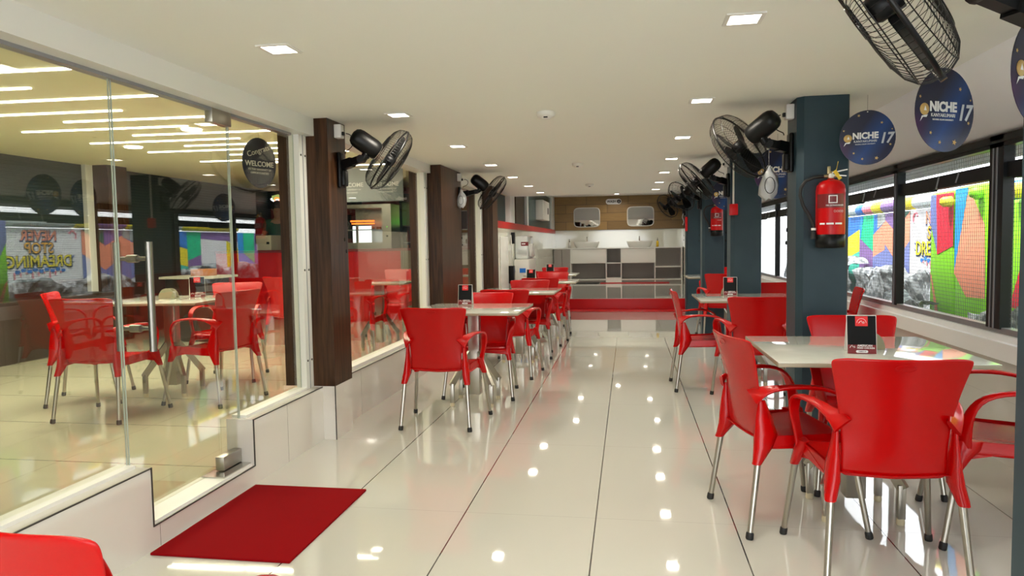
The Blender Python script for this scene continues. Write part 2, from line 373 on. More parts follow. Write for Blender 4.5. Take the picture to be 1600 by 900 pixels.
# platform and back wall
PZ = .21
mb = MB().m('floor_plat').box((-2.04, 13.9, -.1), (2.2, 20, PZ)); struct('floor_platform', mb)
mb = MB().m('redpaint').box((-2.03, 13.86, 0), (1.07, 13.9, PZ-.005)).box((1.08, 13.8, 0), (2.1, 13.9, PZ-.02)); struct('trim_19', mb)
tag(MB().m('redpaint').box((-1.5, 13.35, .001), (1.05, 13.84, .012), .004).build('step_mat', origin=(0, 13.6, 0)), 'long red mat lying at the foot of the red step', 'mat')
mb = MB().m('wallw').box((-2.3, 20, PZ), (2.2, 20.15, 2.6)); mb.m('wtile2').box((-2.04, 19.99, PZ), (1.55, 20.0, 1.64)); mb.m('oak').box((-2.04, 19.96, 1.645), (1.55, 20.0, 2.58)); struct('wall_back', mb)
mb = MB().m('pillar').box((1.50, 14.6, PZ), (2.2, 20, 2.6)); struct('wall_right_far', mb)
sbox('trim_20', (1.44, 14.5, PZ), (1.50, 20, 1.645), 'wtile2')
sbox('wall_gap', (2.11, 13.9, 0), (2.3, 14.7, 2.6), 'wallw')
mb = MB().m('wallw').box((1.62, 12.7, CZ), (2.3, 14.6, 2.6)); struct('trim_21', mb)

# slate blue pillars
def bpillar(y, lab):
    mb = MB().m('pillar')
    c = .035
    mb.poly([(1.0+c, y, 0), (1.29-.008, y, 0), (1.29, y+.008, 0), (1.29, y+.28, 0), (1.0, y+.28, 0), (1.0, y+c, 0)], (0, 0, CZ))
    return tag(struct('pillar', mb), lab, 'pillar')
bpillar(1.75, 'slate blue pillar cut by the right edge of the photo'); bpillar(4.5, 'slate blue pillar carrying the nearer red fire extinguisher')
bpillar(7.3, 'plain slate blue pillar with a small red alarm box, second in view'); bpillar(10.05, 'slate blue pillar carrying the farther fire extinguisher')
bpillar(12.85, 'farthest slate blue pillar, beside the red step')

# windows on the right: black frames, beam, wire mesh
posts = [-2.4, -.0, 1.5, 3.0, 4.58, 6.15, 7.75, 9.3, 10.85, 12.4, 13.85]
XW = 2.11
n = 0
for i in range(len(posts)-1):
    y0, y1 = posts[i], posts[i+1]
    wd = .10 if i in (4, 7, 2) else .05
    root = empty('window_%d' % (8+i), (XW+.03, y0, .70)); tag(root, kind='structure')
    f = MB().m('frame')
    f.box((XW, y0-wd, .76), (XW+.06, y0+wd*.6, 1.88))
    f.box((XW, y0, 1.81), (XW+.07, y1, 1.88)); f.box((XW-.01, y0, 1.835), (XW+.01, y1, 1.85))
    f.m('greyal').box((XW-.004, y0-wd*.35, .76), (XW+.002, y0-wd*.22, 1.81)).box((XW-.004, y0+wd*.1, .76), (XW+.002, y0+wd*.2, 1.81))
    part('frame_post', f, root)
    f = MB().m('frame').box((XW+.02, y0, 1.635), (XW+.09, y1, 1.72)); f.box((XW+.0, y0+.9, 1.62), (XW+.05, y1-.2, 1.634))
    f.m('greyal').tube([(XW+.02, y0+.8, 1.72), (XW+.0, y0+.8, 1.63)], .006, 6).tube([(XW+.02, y0+.5, 1.72), (XW+.0, y0+.5, 1.65)], .005, 6)
    part('black_beam', f, root)
    f = MB().m('sill').box((XW-.01, y0, .70), (XW+.10, y1, .735)); f.m('greyal').box((XW+.01, y0, .735), (XW+.07, y1, .77))
    part('bottom_track', f, root)
    g = MB().m('mesh'); r = .0011
    a, b, zz0, zz1 = y0+wd*.5, y1-.04, .77, 1.81; x = XW+.055
    k = int((b-a)/.025)
    for j in range(k+1):
        yy = a+(b-a)*j/k; g.box((x-r, yy-r, zz0), (x+r, yy+r, zz1))
    k = int((zz1-zz0)/.025)
    for j in range(k+1):
        z = zz0+(zz1-zz0)*j/k; g.box((x-r, a, z-r), (x+r, b, z+r))
    part('wire_mesh', g, root)

# ------------------------------------------------------------------ inside the glass: floor, ceiling, walls
IF = .11; IC = 2.4
sbox('floor_inner', (-7.0, -3, -.1), (-2.20, 13, IF), 'floor_in')
sbox('ceiling_inner', (-7.0, -3, IC), (-2.1, 13, IC+.08), 'ceiling_in')
sbox('trim_30', (-2.2, -3, CZ+.001), (-2.1, 13, IC), 'ceiling_in')
mb = MB().m('darkwall').box((-7.1, -3, .95), (-6.9, 13, IC))
for i in range(36): mb.box((-6.9, -3, .97+.04*i), (-6.885, 13, .985+.04*i))
mb.m('brown').box((-7.1, -3, IF), (-6.88, 13, .95)); struct('wall_inner_left', mb)
mb = MB().m('white_al').box((-6.88, 8.13, IF), (-6.82, 8.25, IC)); mb.m('wood').box((-6.88, 8.25, IF), (-6.6, 8.6, IC)); struct('pillar_inner', mb)
mb = MB().m('cardred').box((-7, 13, IF), (-2.2, 13.15, IC)); struct('wall_inner_back', mb)

# ------------------------------------------------------------------ outside: ground, awning
sbox('ground_outside', (2.3, -6, -.15), (9, 24, -.05), 'ground')
mb = MB().m('corr')
rs = []
for i in range(17):
    t = i/16; x = 2.13+.32*t; z = 1.835-.035*t + (.012 if i % 2 else 0)
    rs.append((x, z))
mb.add([(x, -3, z) for x, z in rs]+[(x, 13.9, z) for x, z in rs]+[(x, -3, z+.006) for x, z in rs]+[(x, 13.9, z+.006) for x, z in rs],
       [(i, i+1, 17+i+1, 17+i) for i in range(16)]+[(34+i, 51+i, 51+i+1, 34+i+1) for i in range(16)], False)
struct('awning_roof', mb)

# ------------------------------------------------------------------ chairs
def mirror(pts, s): return [(p[0]*s, p[1], p[2]) for p in pts]
def make_chair():
    root = empty('plastic_chair', (0, 0, 0))
    # backrest
    NU = 10; prof = [(.400, -.175, .182), (.44, -.192, .184), (.52, -.203, .184), (.60, -.216, .191), (.68, -.232, .203), (.76, -.250, .220), (.82, -.266, .235), (.855, -.278, .243), (.872, -.284, .231)]
    vs = []; 
    for k, (z, y, hw) in enumerate(prof):
        for i in range(NU+1):
            u = -1+2*i/NU; zz = z
            if k == len(prof)-1: zz = z - .006*(1-u*u) + (0 if abs(u) < .9 else -.008)
            if k == 0: zz = z + .012*(1-u*u)*0 + .01*abs(u)
            vs.append((hw*u, y+.032*u*u*min(1, (z-.38)/.25)+.006, zz))
    fs = [(k*(NU+1)+i, k*(NU+1)+i+1, (k+1)*(NU+1)+i+1, (k+1)*(NU+1)+i) for k in range(len(prof)-1) for i in range(NU)]
    mb = MB().m('red'); mb.smooth = True; mb.add(vs, fs); mb.build('backrest', root, sub=2, solid=.011)
    # seat with a rolled front lip and side skirts
    rows = [(-.195, .430, .205), (-.14, .428, .212), (-.05, .430, .222), (.06, .436, .234), (.15, .443, .242), (.205, .440, .246), (.228, .425, .246), (.232, .385, .243)]
    us = [-1.02, -1.0, -.93, -.6, -.25, 0, .25, .6, .93, 1.0, 1.02]
    vs = []
    for k, (y, z, hw) in enumerate(rows):
        for u in us:
            zz = z - .012*(1-min(1, abs(u)/.93)**2) if k < 6 else z
            if k < 7:
                if abs(u) > 1.01: zz = min(z-.045, .395)
                elif abs(u) == 1.0: zz = z-.008
            else:
                zz = .385+.012*(1-abs(u)) if abs(u) <= .6 else .383
            vs.append((hw*max(-1.01, min(1.01, u)), y, zz))
    n = len(us)
    fs = [(k*n+i, k*n+i+1, (k+1)*n+i+1, (k+1)*n+i) for k in range(len(rows)-1) for i in range(n-1)]
    mb = MB().m('red'); mb.smooth = True; mb.add(vs, fs); mb.build('seat', root, sub=2, solid=.009)
    # sockets (wings) that hold the legs, armrests, legs
    def ring(cx, cy, cz, a, b, tilt=0):
        return [(cx+a*sx*.5, cy+b*sy*.5, cz) for sx, sy in ((1, .45), (.45, 1), (-.45, 1), (-1, .45), (-1, -.45), (-.45, -1), (.45, -1), (1, -.45))]
    for s in (-1, 1):
        mb = MB().m('red')
        rings = [ring(.204*s, -.182, .60, .016, .030), ring(.207*s, -.172, .52, .026, .075), ring(.210*s, -.165, .45, .044, .10), ring(.214*s, -.178, .395, .052, .078), ring(.225*s, -.202, .345, .044, .046), ring(.229*s, -.212, .325, .038, .038)]
        mb.loft(rings)
        rings = [ring(.242*s, .165, .455, .040, .10), ring(.245*s, .175, .42, .048, .10), ring(.252*s, .19, .385, .046, .066), ring(.262*s, .205, .345, .038, .042), ring(.264*s, .208, .335, .036, .036)]
        mb.loft(rings)
        # side skirt between the sockets
        mb.add([(.212*s, -.17, .44), (.245*s, .17, .45), (.247*s, .17, .375), (.238*s, .05, .40), (.228*s, -.06, .405), (.216*s, -.16, .385),
                (.202*s, -.17, .44), (.235*s, .17, .45), (.237*s, .17, .375), (.228*s, .05, .40), (.218*s, -.06, .405), (.206*s, -.16, .385)],
               [(0, 1, 2, 3, 4, 5), (11, 10, 9, 8, 7, 6), (2, 3, 9, 8), (3, 4, 10, 9), (4, 5, 11, 10)], False)
        mb.build('leg_socket', root)
        # armrest: from the back edge forward, then down to the front socket
        path = [(.188, -.215, .610), (.203, -.190, .635), (.224, -.140, .655), (.248, -.060, .666), (.268, .020, .666), (.280, .095, .655), (.282, .145, .625), (.277, .172, .575), (.266, .182, .520), (.254, .184, .465), (.248, .184, .430)]
        wid = [.085, .068, .056, .050, .048, .048, .050, .050, .052, .058, .064]
        rings = []
        P = [V((p[0]*s, p[1], p[2])) for p in path]
        for i, p in enumerate(P):
            t = (P[min(i+1, len(P)-1)]-P[max(i-1, 0)]).normalized()
            x = V((1, 0, 0)); down = min(1, max(0, (i-5)/3)); wdir = (V((s, 0, 0))*(1-.55*down)+V((0, -1, 0))*.55*down)
            wdir = (wdir - t*wdir.dot(t)).normalized()
            if i < 2: wdir = (V((.4*s, 0, -1)) - t*V((.4*s, 0, -1)).dot(t)).normalized()*(-1 if False else 1) if i == 0 else (V((s, 0, -.9)) - t*V((s, 0, -.9)).dot(t)).normalized()
            nn = t.cross(wdir).normalized(); wv_ = wid[i]; th = .020
            rings.append([p+wdir*(wv_/2*cx)+nn*(th/2*cy) for cx, cy in ((1, .25), (.8, 1), (0, 1.15), (-.8, 1), (-1, .25), (-1, -.6), (-.75, -.8), (0, -.7), (.75, -.8), (1, -.6))])
        mb = MB().m('red').loft(rings); mb.build('armrest', root, sub=1)
        for top, foot, r1 in (((.222*s, -.200, .37), (.250*s, -.252, .0), .0145), ((.258*s, .200, .38), (.298*s, .262, .0), .0140)):
            t, f_ = V(top), V(foot); d = (f_-t); e = t+d*.93
            l = MB().m('steel').tube([t, e], [r1, r1*.86], 14).build('leg', root)
            MB().m('rubber').tube([t+d*.915, t+d*.93, t+d*.985, t+d*1.0], [r1*.95, r1*1.15, r1*1.18, r1*1.02], 12).build('foot_cap', l)
    # oval mark near the top of the back
    mb = MB().m('red'); mb.tube([(.034*math.cos(a), -.2790+.0045*abs(math.cos(a))*0-.003, .835+.011*math.sin(a)) for a in [2*PI*k/20 for k in range(20)]], .0016, 6, closed=True)
    mb.build('maker_mark', root)
    return root
chair0 = make_chair(); used = [False]
def chair(x, y, deg, label, group, z=0):
    o = chair0 if not used[0] else copy_tree(chair0); used[0] = True
    o.location = (x, y, z); o.rotation_euler = (0, 0, math.radians(deg-90)); tag(o, label, 'chair', group); return o
GR, GL, GI = 'red plastic chairs at the tables by the windows', 'red plastic chairs at the tables by the glass front', 'red plastic chairs inside the glass room'
# deg: direction the sitter faces (90 = away from the camera)
chair(.965, 2.96, 90, 'largest red plastic armchair, its back to us, at the nearest window table', GR)
chair(.70, 3.44, 13, 'red plastic armchair sideways on the aisle side of the nearest window table', GR)
chair(1.60, 3.37, 168, 'red plastic armchair half hidden at the right edge, window side of the nearest table', GR)
chair(1.23, 3.98, -90, 'red plastic armchair facing us behind the card of the nearest window table', GR)
chair(.985, 5.88, 90, 'red plastic armchair, back to us, at the second window table left of the pillar', GR)
chair(.64, 6.46, 2, 'red plastic armchair turned sideways on the aisle side of the second window table', GR)
chair(1.37, 7.24, -90, 'red plastic armchair facing us behind the second window table, between two blue pillars', GR)
chair(1.74, 6.62, 172, 'red armchair by the windows, only its slanted back seen just right of the pillar', GR)
chair(1.22, 9.85, 90, 'red plastic armchair with its back to us in front of the farthest window table', GR)
chair(1.40, 11.65, -90, 'red plastic armchair facing us behind the farthest window table', GR)
chair(1.78, 9.35, 174, 'red armchair whose slanted back top shows between the two nearest blue pillars', GR)
chair(-1.345, 5.00, 90, 'red plastic armchair, back to us, nearest in the left row', GL)
chair(-1.25, 6.00, -90, 'red plastic armchair facing us, pushed under the first left table', GL)
chair(-1.17, 6.90, 90, 'red plastic armchair, back to us, at the second left table', GL)
chair(-1.16, 8.12, -90, 'red plastic armchair facing us behind the second left table', GL)
chair(-1.10, 9.10, 90, 'red plastic armchair, back to us, at the third left table', GL)
chair(-1.12, 10.35, -90, 'red plastic armchair facing us behind the third left table', GL)
chair(-1.25, 11.25, 90, 'red plastic armchair, back to us, at the fourth left table', GL)
chair(-1.30, 12.45, -90, 'farthest red plastic armchair of the left row, behind the fourth left table', GL)
chair(-.988, 1.213, 80, 'red plastic chair back rising into the bottom left corner of the photo', 'red chair closest to the camera')
chair(-3.70, 4.53, 92, 'red armchair seen through glass, back to us, left of the door handle', GI, IF)
chair(-4.27, 5.02, 28, 'red armchair seen through glass at the far left, turned sideways', GI, IF)
chair(-3.20, 5.10, 168, 'red armchair seen through glass just left of the door hinge clamp', GI, IF)
chair(-3.62, 5.98, -80, 'red plastic armchair seen through the glass, facing us behind the inner table', GI, IF)
chair(-3.75, 7.55, 70, 'red armchair inside, between the door hinge side and the red counter', GI, IF)
chair(-3.10, 9.1, -95, 'red armchair inside facing us, seen through the glass between two walnut pillars', GI, IF)
chair(-2.85, 7.15, 95, 'red armchair inside, back to us, seen through the glass between two walnut pillars', GI, IF)

# ------------------------------------------------------------------ tables
def make_table(H=.782):
    root = empty('restaurant_table', (0, 0, 0))
    MB().m('ttop').box((-.43, -.43, H-.003), (.43, .43, H), .0012).build('table_top', root)
    MB().m('tedge').box((-.43, -.43, H-.020), (.43, .43, H-.0031), .002).build('edge_band', root)
    MB().m('steel').box((-.15, -.15, H-.034), (.15, .15, H-.0205), .003).build('mounting_plate', root)
    MB().m('steel').box((-.045, -.045, .075), (.045, .045, H-.034), .004).build('column', root)
    for sx, sy in ((1, 1), (-1, 1), (-1, -1), (1, -1)):
        mb = MB().m('steel'); a = V((.03*sx, .03*sy, .42)); b = V((.168*sx, .155*sy, .165))
        mb.bar(a, b, .026, .046)
        l = mb.build('leg', root)
        mb = MB().m('steel').box((.160*sx-.016, .150*sy-.016, .028), (.160*sx+.016, .150*sy+.016, .185), .003); mb.build('leg_post', l)
        MB().m('foot').lathe([(.017, 0), (.019, .010), (.017, .030)], (.160*sx, .150*sy, 0), n=14).build('foot_pad', l)
    return root
tb0 = make_table(); tu = [False]
TH = .782
def table(x, y, label, group, z=0, rz=0):
    o = tb0 if not tu[0] else copy_tree(tb0); tu[0] = True
    o.location = (x, y, z); o.rotation_euler = (0, 0, rz); tag(o, label, 'table', group); return o
TG = 'square white restaurant tables'
table(1.05, 3.54, 'square glossy white table nearest the windows, at the front right', TG)
table(1.04, 6.72, 'square white table second along the windows, left of the blue pillar', TG)
table(1.26, 10.75, 'farthest square white table along the windows', TG)
table(-1.25, 5.66, 'square white table first in the left row behind the nearest red chair', TG)
table(-1.20, 7.78, 'square white table second in the left row', TG)
table(-1.12, 9.75, 'square white table third in the left row', TG)
table(-1.27, 11.9, 'square white table fourth and last in the left row', TG)
TI = 'square tables inside the glass room'
table(-3.72, 5.30, 'square table seen through the glass beside the door handle', TI, IF, .10)
table(-3.90, 8.45, 'square table inside in front of the red counter', TI, IF, .05)
table(-2.85, 7.85, 'square table seen through the second glass pane beside the pillar', TI, IF)

# table cards: a black tent card with a red badge and white print
def make_card():
    root = empty('table_card', (0, 0, 0)); w_, h_ = .118, .168
    mb = MB(); mb.m('card').poly([(-w_/2, 0, 0), (w_/2, 0, 0), (w_/2, .028, h_), (-w_/2, .028, h_)], (0, .0025, 0)); mb.build('front_panel', root)
    MB().m('plastic_w').poly([(-w_/2-.003, .0026, 0), (w_/2+.003, .0026, 0), (w_/2+.003, .0306, h_+.003), (-w_/2-.003, .0306, h_+.003)], (0, .002, 0)).build('white_backing', root)
    MB().m('plastic_w').poly([(-w_/2, .085, 0), (w_/2, .085, 0), (w_/2, .036, h_), (-w_/2, .036, h_)], (0, .002, 0)).build('rear_panel', root)
    t = V((0, .028, h_)).normalized()
    def at(x, v, e=.0012): return V((x, 0, 0))+t*v+V((0, -e, e*.17))
    def quad(x0, v0, x1, v1, m, nm):
        MB().m(m).add([at(x0, v0), at(x1, v0), at(x1, v1), at(x0, v1)], [(0, 1, 2, 3)], False).build(nm, root)
    quad(-w_/2, .0, w_/2, .040, 'cardred', 'red_band'); quad(-.026, .124, .026, .168, 'txtred', 'red_badge')
    a = MB().m('txtw'); a.tube([at(.019*math.cos(q), .139+.019*math.sin(q), .002) for q in [PI*k/12 for k in range(13)]], .0008, 5); 
    a.tube([at(x, v, .002) for x, v in ((-.012, .137), (-.006, .144), (0, .148), (.002, .141), (.010, .144), (.012, .138), (.004, .137))], .0013, 5); a.build('badge_emblem', root)
    text('SCAN ME', .006, 'txtw', root, at(0, .052), (1, 0, 0), t) if False else None
    text('AMERICAN', .0125, 'txtw', root, at(.012, .036, .0018), (1, 0, 0), t, bold=.0002)
    text('FRIED CHICKEN', .0100, 'txtw', root, at(.016, .0255, .0018), (1, 0, 0), t, bold=.0002)
    a = MB().m('txtw').tube([at(x, v, .002) for x, v in ((-.050, .026), (-.046, .034), (-.041, .038), (-.038, .031), (-.031, .033), (-.028, .028), (-.035, .027))], .0011, 5); a.build('small_emblem', root)
    pill = [at(-.019+.006*math.cos(q), .010+.006*math.sin(q), .0016) for q in [PI/2+PI*k/8 for k in range(9)]]+[at(.019+.006*math.cos(q), .010+.006*math.sin(q), .0016) for q in [-PI/2+PI*k/8 for k in range(9)]]
    MB().m('txtw').add(pill, [tuple(range(len(pill)))], False).build('number_pill', root)
    text('TABLE 10', .0075, 'txtblack', root, at(0, .0100, .0026), (1, 0, 0), t)
    return root
cd0 = make_card(); cu_ = [False]
def card(x, y, rz, label, z=TH, grp='black table cards'):
    o = cd0 if not cu_[0] else copy_tree(cd0); cu_[0] = True
    o.location = (x, y, z+.0005); o.rotation_euler = (0, 0, math.radians(rz)); tag(o, label, 'table card', grp)
card(1.03, 3.37, -5, 'black tent card with a red badge on the nearest window table')
card(.94, 6.90, -6, 'black tent card on the second window table')
card(1.34, 10.95, -4, 'black tent card on the farthest window table')
card(-1.40, 5.98, 0, 'black tent card on the first left table beside the walnut pillar')
card(-1.30, 9.45, -8, 'black tent card on the third left table')
card(-1.29, 11.75, 0, 'black tent card on the fourth left table')
card(-3.62, 5.52, 40, 'black tent card on the inner table behind the door handle', TH+IF)
# half round napkin holders
def make_napkin():
    root = empty('napkin_holder', (0, 0, 0))
    for y in (-.028, .028):
        pts = [(.075*math.cos(PI*k/24), y-.0015, .004+.082*math.sin(PI*k/24)) for k in range(25)]
        MB().m('olive').poly(pts, (0, .003, 0)).build('side_plate', root)
    MB().m('olive').box((-.075, -.03, 0), (.075, .03, .006), .002).build('base', root)
    mb = MB().m('plastic_w')
    for k in range(7): mb.box((-.055, -.020+.0058*k, .006), (.055, -.0165+.0058*k, .058))
    mb.build('napkins', root); return root
nk0 = make_napkin(); nu = [False]
def napkin(x, y, label, z=TH):
    o = nk0 if not nu[0] else copy_tree(nk0); nu[0] = True
    o.location = (x, y, z+.0005); tag(o, label, 'napkin holder', 'half round napkin holders')
napkin(1.095, 3.53, 'olive grey half round napkin holder behind the card on the nearest window table')
napkin(.95, 7.03, 'half round napkin holder behind the card on the second window table')
napkin(-3.78, 5.36, 'half round napkin holder on the inner table behind the door handle', TH+IF)

# ------------------------------------------------------------------ wall fans
def cage_mesh(R=.225, front=.075, back=.085, nr=72):
    def prof(side):
        D = front if side > 0 else back
        return [(R, 0), (R*.985, side*D*.30), (R*.93, side*D*.58), (R*.80, side*D*.82), (R*.60, side*D*.95), (R*.38, side*D), (.055, side*D)]
    out = []
    for side in (1, -1):
        mb = MB().m('blackwire'); pr = prof(side)
        for k in range(nr):
            a = 2*PI*k/nr; tw = .10*side
            mb.tube([(r*math.cos(a+tw*(1-r/R)), r*math.sin(a+tw*(1-r/R)), h) for r, h in pr], .0010, 3, caps=False)
        for r, h in ((R*.93, side*(front if side > 0 else back)*.58), (R*.62, side*(front if side > 0 else back)*.95)):
            mb.tube([(r*math.cos(2*PI*k/48), r*math.sin(2*PI*k/48), h) for k in range(48)], .0016, 4, closed=True)
        out.append(mb)
    return out
def make_fan_head():
    """origin at cage centre, blows along +z"""
    root = empty('wall_fan', (0, 0, 0)); pieces = []
    f, b = cage_mesh()
    pieces.append(f.build('front_grille', root)); pieces.append(b.build('rear_grille', root))
    rim = MB().m('black'); rim.tube([(.226*math.cos(2*PI*k/56), .226*math.sin(2*PI*k/56), 0) for k in range(56)], .0062, 8, closed=True)
    rim.box((-.008, -.236, -.008), (.008, -.226, .008)).box((-.008, .226, -.007), (.008, .235, .007)); pieces.append(rim.build('grille_rim', root))
    pieces.append(MB().m('black').lathe([(.0, .079), (.046, .078), (.052, .072), (.052, .066)], (0, 0, 0), n=28).build('grille_badge', root))
    pieces.append(MB().m('black').lathe([(.0, .042), (.028, .040), (.036, .028), (.038, -.03), (.0, -.03)], (0, 0, 0), n=24).build('hub', root))
    for k in range(3):
        a0 = 2*PI*k/3; rows = []
        for r in (.034, .07, .11, .15, .18, .196):
            wa = {.034: .50, .07: .50, .11: .50, .15: .46, .18: .36, .196: .20}[r]
            for j in range(7):
                u = -1+2*j/6; a = a0+wa*u+.25*(r/.2); rows.append((r*math.cos(a), r*math.sin(a), .020*u*(1.0-.25*r/.2)+.0))
        fs = [(i*7+j, i*7+j+1, (i+1)*7+j+1, (i+1)*7+j) for i in range(5) for j in range(6)]
        mb = MB().m('black'); mb.smooth = True; mb.add(rows, fs); pieces.append(mb.build('blade', root, sub=1, solid=.003))
    mb = MB().m('black').lathe([(0, -.295), (.022, -.294), (.045, -.285), (.059, -.266), (.065, -.240), (.066, -.13), (.060, -.10), (.052, -.088), (.0, -.086)], (0, 0, 0), n=32)
    pieces.append(mb.build('motor_housing', root))
    return root
fan0 = make_fan_head(); fu = [False]; head_parts = [(ch.name, ch.data) for ch in fan0.children]
def fan(plate, side, motor, d, label, cords=True, bag=None, plug=None, y_rot=0):
    """plate: centre of wall plate on the pillar face (world). side: +1 plate faces +x, -1 faces -x"""
    if not fu[0]: o = fan0; fu[0] = True
    else:
        o = fan0.copy(); C.objects.link(o)
        for nm, me in head_parts:
            c_ = bpy.data.objects.new(nm, me); C.objects.link(c_); c_.parent = o
    P = V(plate); Mo = V(motor); D = V(d).normalized(); c = Mo + D*.175
    o.location = P; tag(o, label, 'fan', 'black wall fans on the pillars')
    z = D; up = V((0, 0, 1)); y = (up - z*up.dot(z)).normalized(); x = y.cross(z)
    T = Matrix(((x.x, y.x, z.x, c.x-P.x), (x.y, y.y, z.y, c.y-P.y), (x.z, y.z, z.z, c.z-P.z), (0, 0, 0, 1)))
    for ch in list(o.children): ch.matrix_local = T
    def pc(name, mb, par=None): mb.v = [tuple(V(p)-P) for p in mb.v]; return mb.build(name, o)
    s = side
    mb = MB().m('black').box(P+V((.004*s-.0, -.045, -.13)) if s > 0 else P+V((-.026, -.045, -.13)), P+V((.03, .045, .11)) if s > 0 else P+V((0, .045, .11)), .010)
    mb.box(P+V((.02*s, -.036, -.12)), P+V((.055*s, .036, -.01)), .012)
    pc('wall_plate', mb)
    piv = Mo + V((0, 0, -.105)) - D*.03; a0 = P+V((.02*s, 0, .02)); a1 = piv - (piv-P)*.10
    mb = MB().m('black'); mid = a0.lerp(a1, .55); mb.bar(a0, mid+V((0, 0, .0)), .050, .062).bar(mid, a1, .038, .048); mb.tube([a1+V((0, -.028, 0)), a1+V((0, .028, 0))], .026, 14)
    mb.tube([a1, piv, Mo - V((0, 0, .045))], [.020, .024, .028], 12); mb.tube([piv+V((-.02, 0, 0)), piv+V((.03, 0, .01))], .018, 10)
    pc('bracket_arm', mb)
    mb = MB().m('chrome').box((-.004, -.03, -.004), (.004, .03, .004)); mb.v = [tuple(V(p)+Mo+V((0, 0, -.066))) for p in mb.v]; pc('tilt_screw', mb)
    if cords:
        for k, (dy, L) in enumerate(((-.012, .36), (.014, .44))):
            mb = MB().m('blackwire').rod(P+V((.03*s, dy, -.12)), P+V((.03*s, dy, -.12-L)), .0012, 5); mb.m('black').lathe([(0, -.016), (.005, -.012), (.005, .006), (.001, .012)], P+V((.03*s, dy, -.12-L)), n=8)
            pc('pull_cord', mb)
    if plug:
        q = V(plug); mb = MB().m('black'); mb.box(q+V((.012*s if s > 0 else -.04, -.014, -.012)), q+V((.04 if s > 0 else -.012, .014, .012)), .004)
        e = P+V((.04*s, 0, .10)); pts = []
        for i in range(15):
            t = i/14; p = (q+V((.04*s, 0, 0))).lerp(e, t); p.x += s*(.055*math.sin(PI*min(1, t*1.15))+.01); p.z += .018*math.sin(PI*t*2)*(1-t); pts.append(p)
        mb.tube(pts, .003, 6); pc('power_cable', mb)
    if bag:
        q = V(bag); mb = MB().m('bag')
        vs = []; fs = []
        for i, (hw, z_) in enumerate(((.012, 0), (.018, -.03), (.045, -.07), (.060, -.12), (.055, -.17), (.02, -.205))):
            for k in range(8):
                a = 2*PI*k/8; vs.append((q.x+hw*math.cos(a)*(1+.2*math.sin(3*a+i)), q.y+hw*.55*math.sin(a), q.z+z_+.008*math.sin(2*a+i)))
        for i in range(5):
            for k in range(8): fs.append((i*8+k, i*8+(k+1) % 8, (i+1)*8+(k+1) % 8, (i+1)*8+k))
        mb.add(vs, fs, True); mb.tube([q+V((.0, 0, 0)), q+V((0, 0, .12))], .0018, 5)
        mb.m('blackwire').tube([q+V((.03*math.cos(a), -.036, -.12+.05*math.sin(a))) for a in [2*PI*k/16 for k in range(16)]], .0022, 5, closed=True)
        pc('hanging_bag', mb)
    return o
fan((1.0, 4.645, 1.84), -1, (.80, 4.55, 1.975), (-.64, .52, -.52), 'black wall fan with a plastic bag of cord hanging under it, nearest blue pillar', bag=(.865, 4.66, 1.755), plug=(.975, 4.62, 2.06))
fan((1.0, 1.89, 1.79), -1, (.745, 1.80, 1.955), (-.76, .36, -.52), 'large black wall fan cut off by the top right corner of the photo')
fan((1.0, 7.44, 1.86), -1, (.80, 7.35, 2.01), (-.70, .28, -.62), 'black wall fan on the second blue pillar, seen nearly edge on', plug=(.975, 7.42, 2.06))
fan((1.0, 10.19, 1.86), -1, (.84, 10.1, 2.01), (-.62, .62, -.48), 'black wall fan third along the blue pillars')
fan((1.0, 12.99, 1.88), -1, (.80, 12.9, 2.01), (-.60, .62, -.45), 'farthest and smallest black wall fan on the right side')
fan((-1.948, 4.64, 1.83), 1, (-1.725, 4.60, 1.98), (.70, .45, -.55), 'black wall fan on the nearest walnut pillar at the left', plug=(-1.925, 4.60, 2.06))
fan((-1.948, 8.12, 1.86), 1, (-1.68, 8.08, 2.00), (.74, .26, -.62), 'black wall fan on the wide walnut pillar, seen edge on', plug=(-1.925, 8.08, 2.05), bag=(-1.90, 8.05, 1.93))
def socket_box(x, y, z, s, label):
    mb = MB().m('plastic_w'); a = (x, y-.032, z-.045); b = (x+.048*s, y+.032, z+.045); mb.box(a, b, .005)
    o = mb.build('socket_box', origin=(x, y, z)); tag(o, label, 'socket', 'white surface sockets near the ceiling')
socket_box(-1.9475, 4.60, 2.075, 1, 'white surface socket at the top of the nearest walnut pillar')
socket_box(-1.9475, 8.08, 2.075, 1, 'white surface socket at the top of the wide walnut pillar')
socket_box(.9995, 4.62, 2.075, -1, 'white surface socket at the top of the pillar with the near extinguisher')
socket_box(.9995, 7.42, 2.075, -1, 'white surface socket at the top of the second blue pillar')

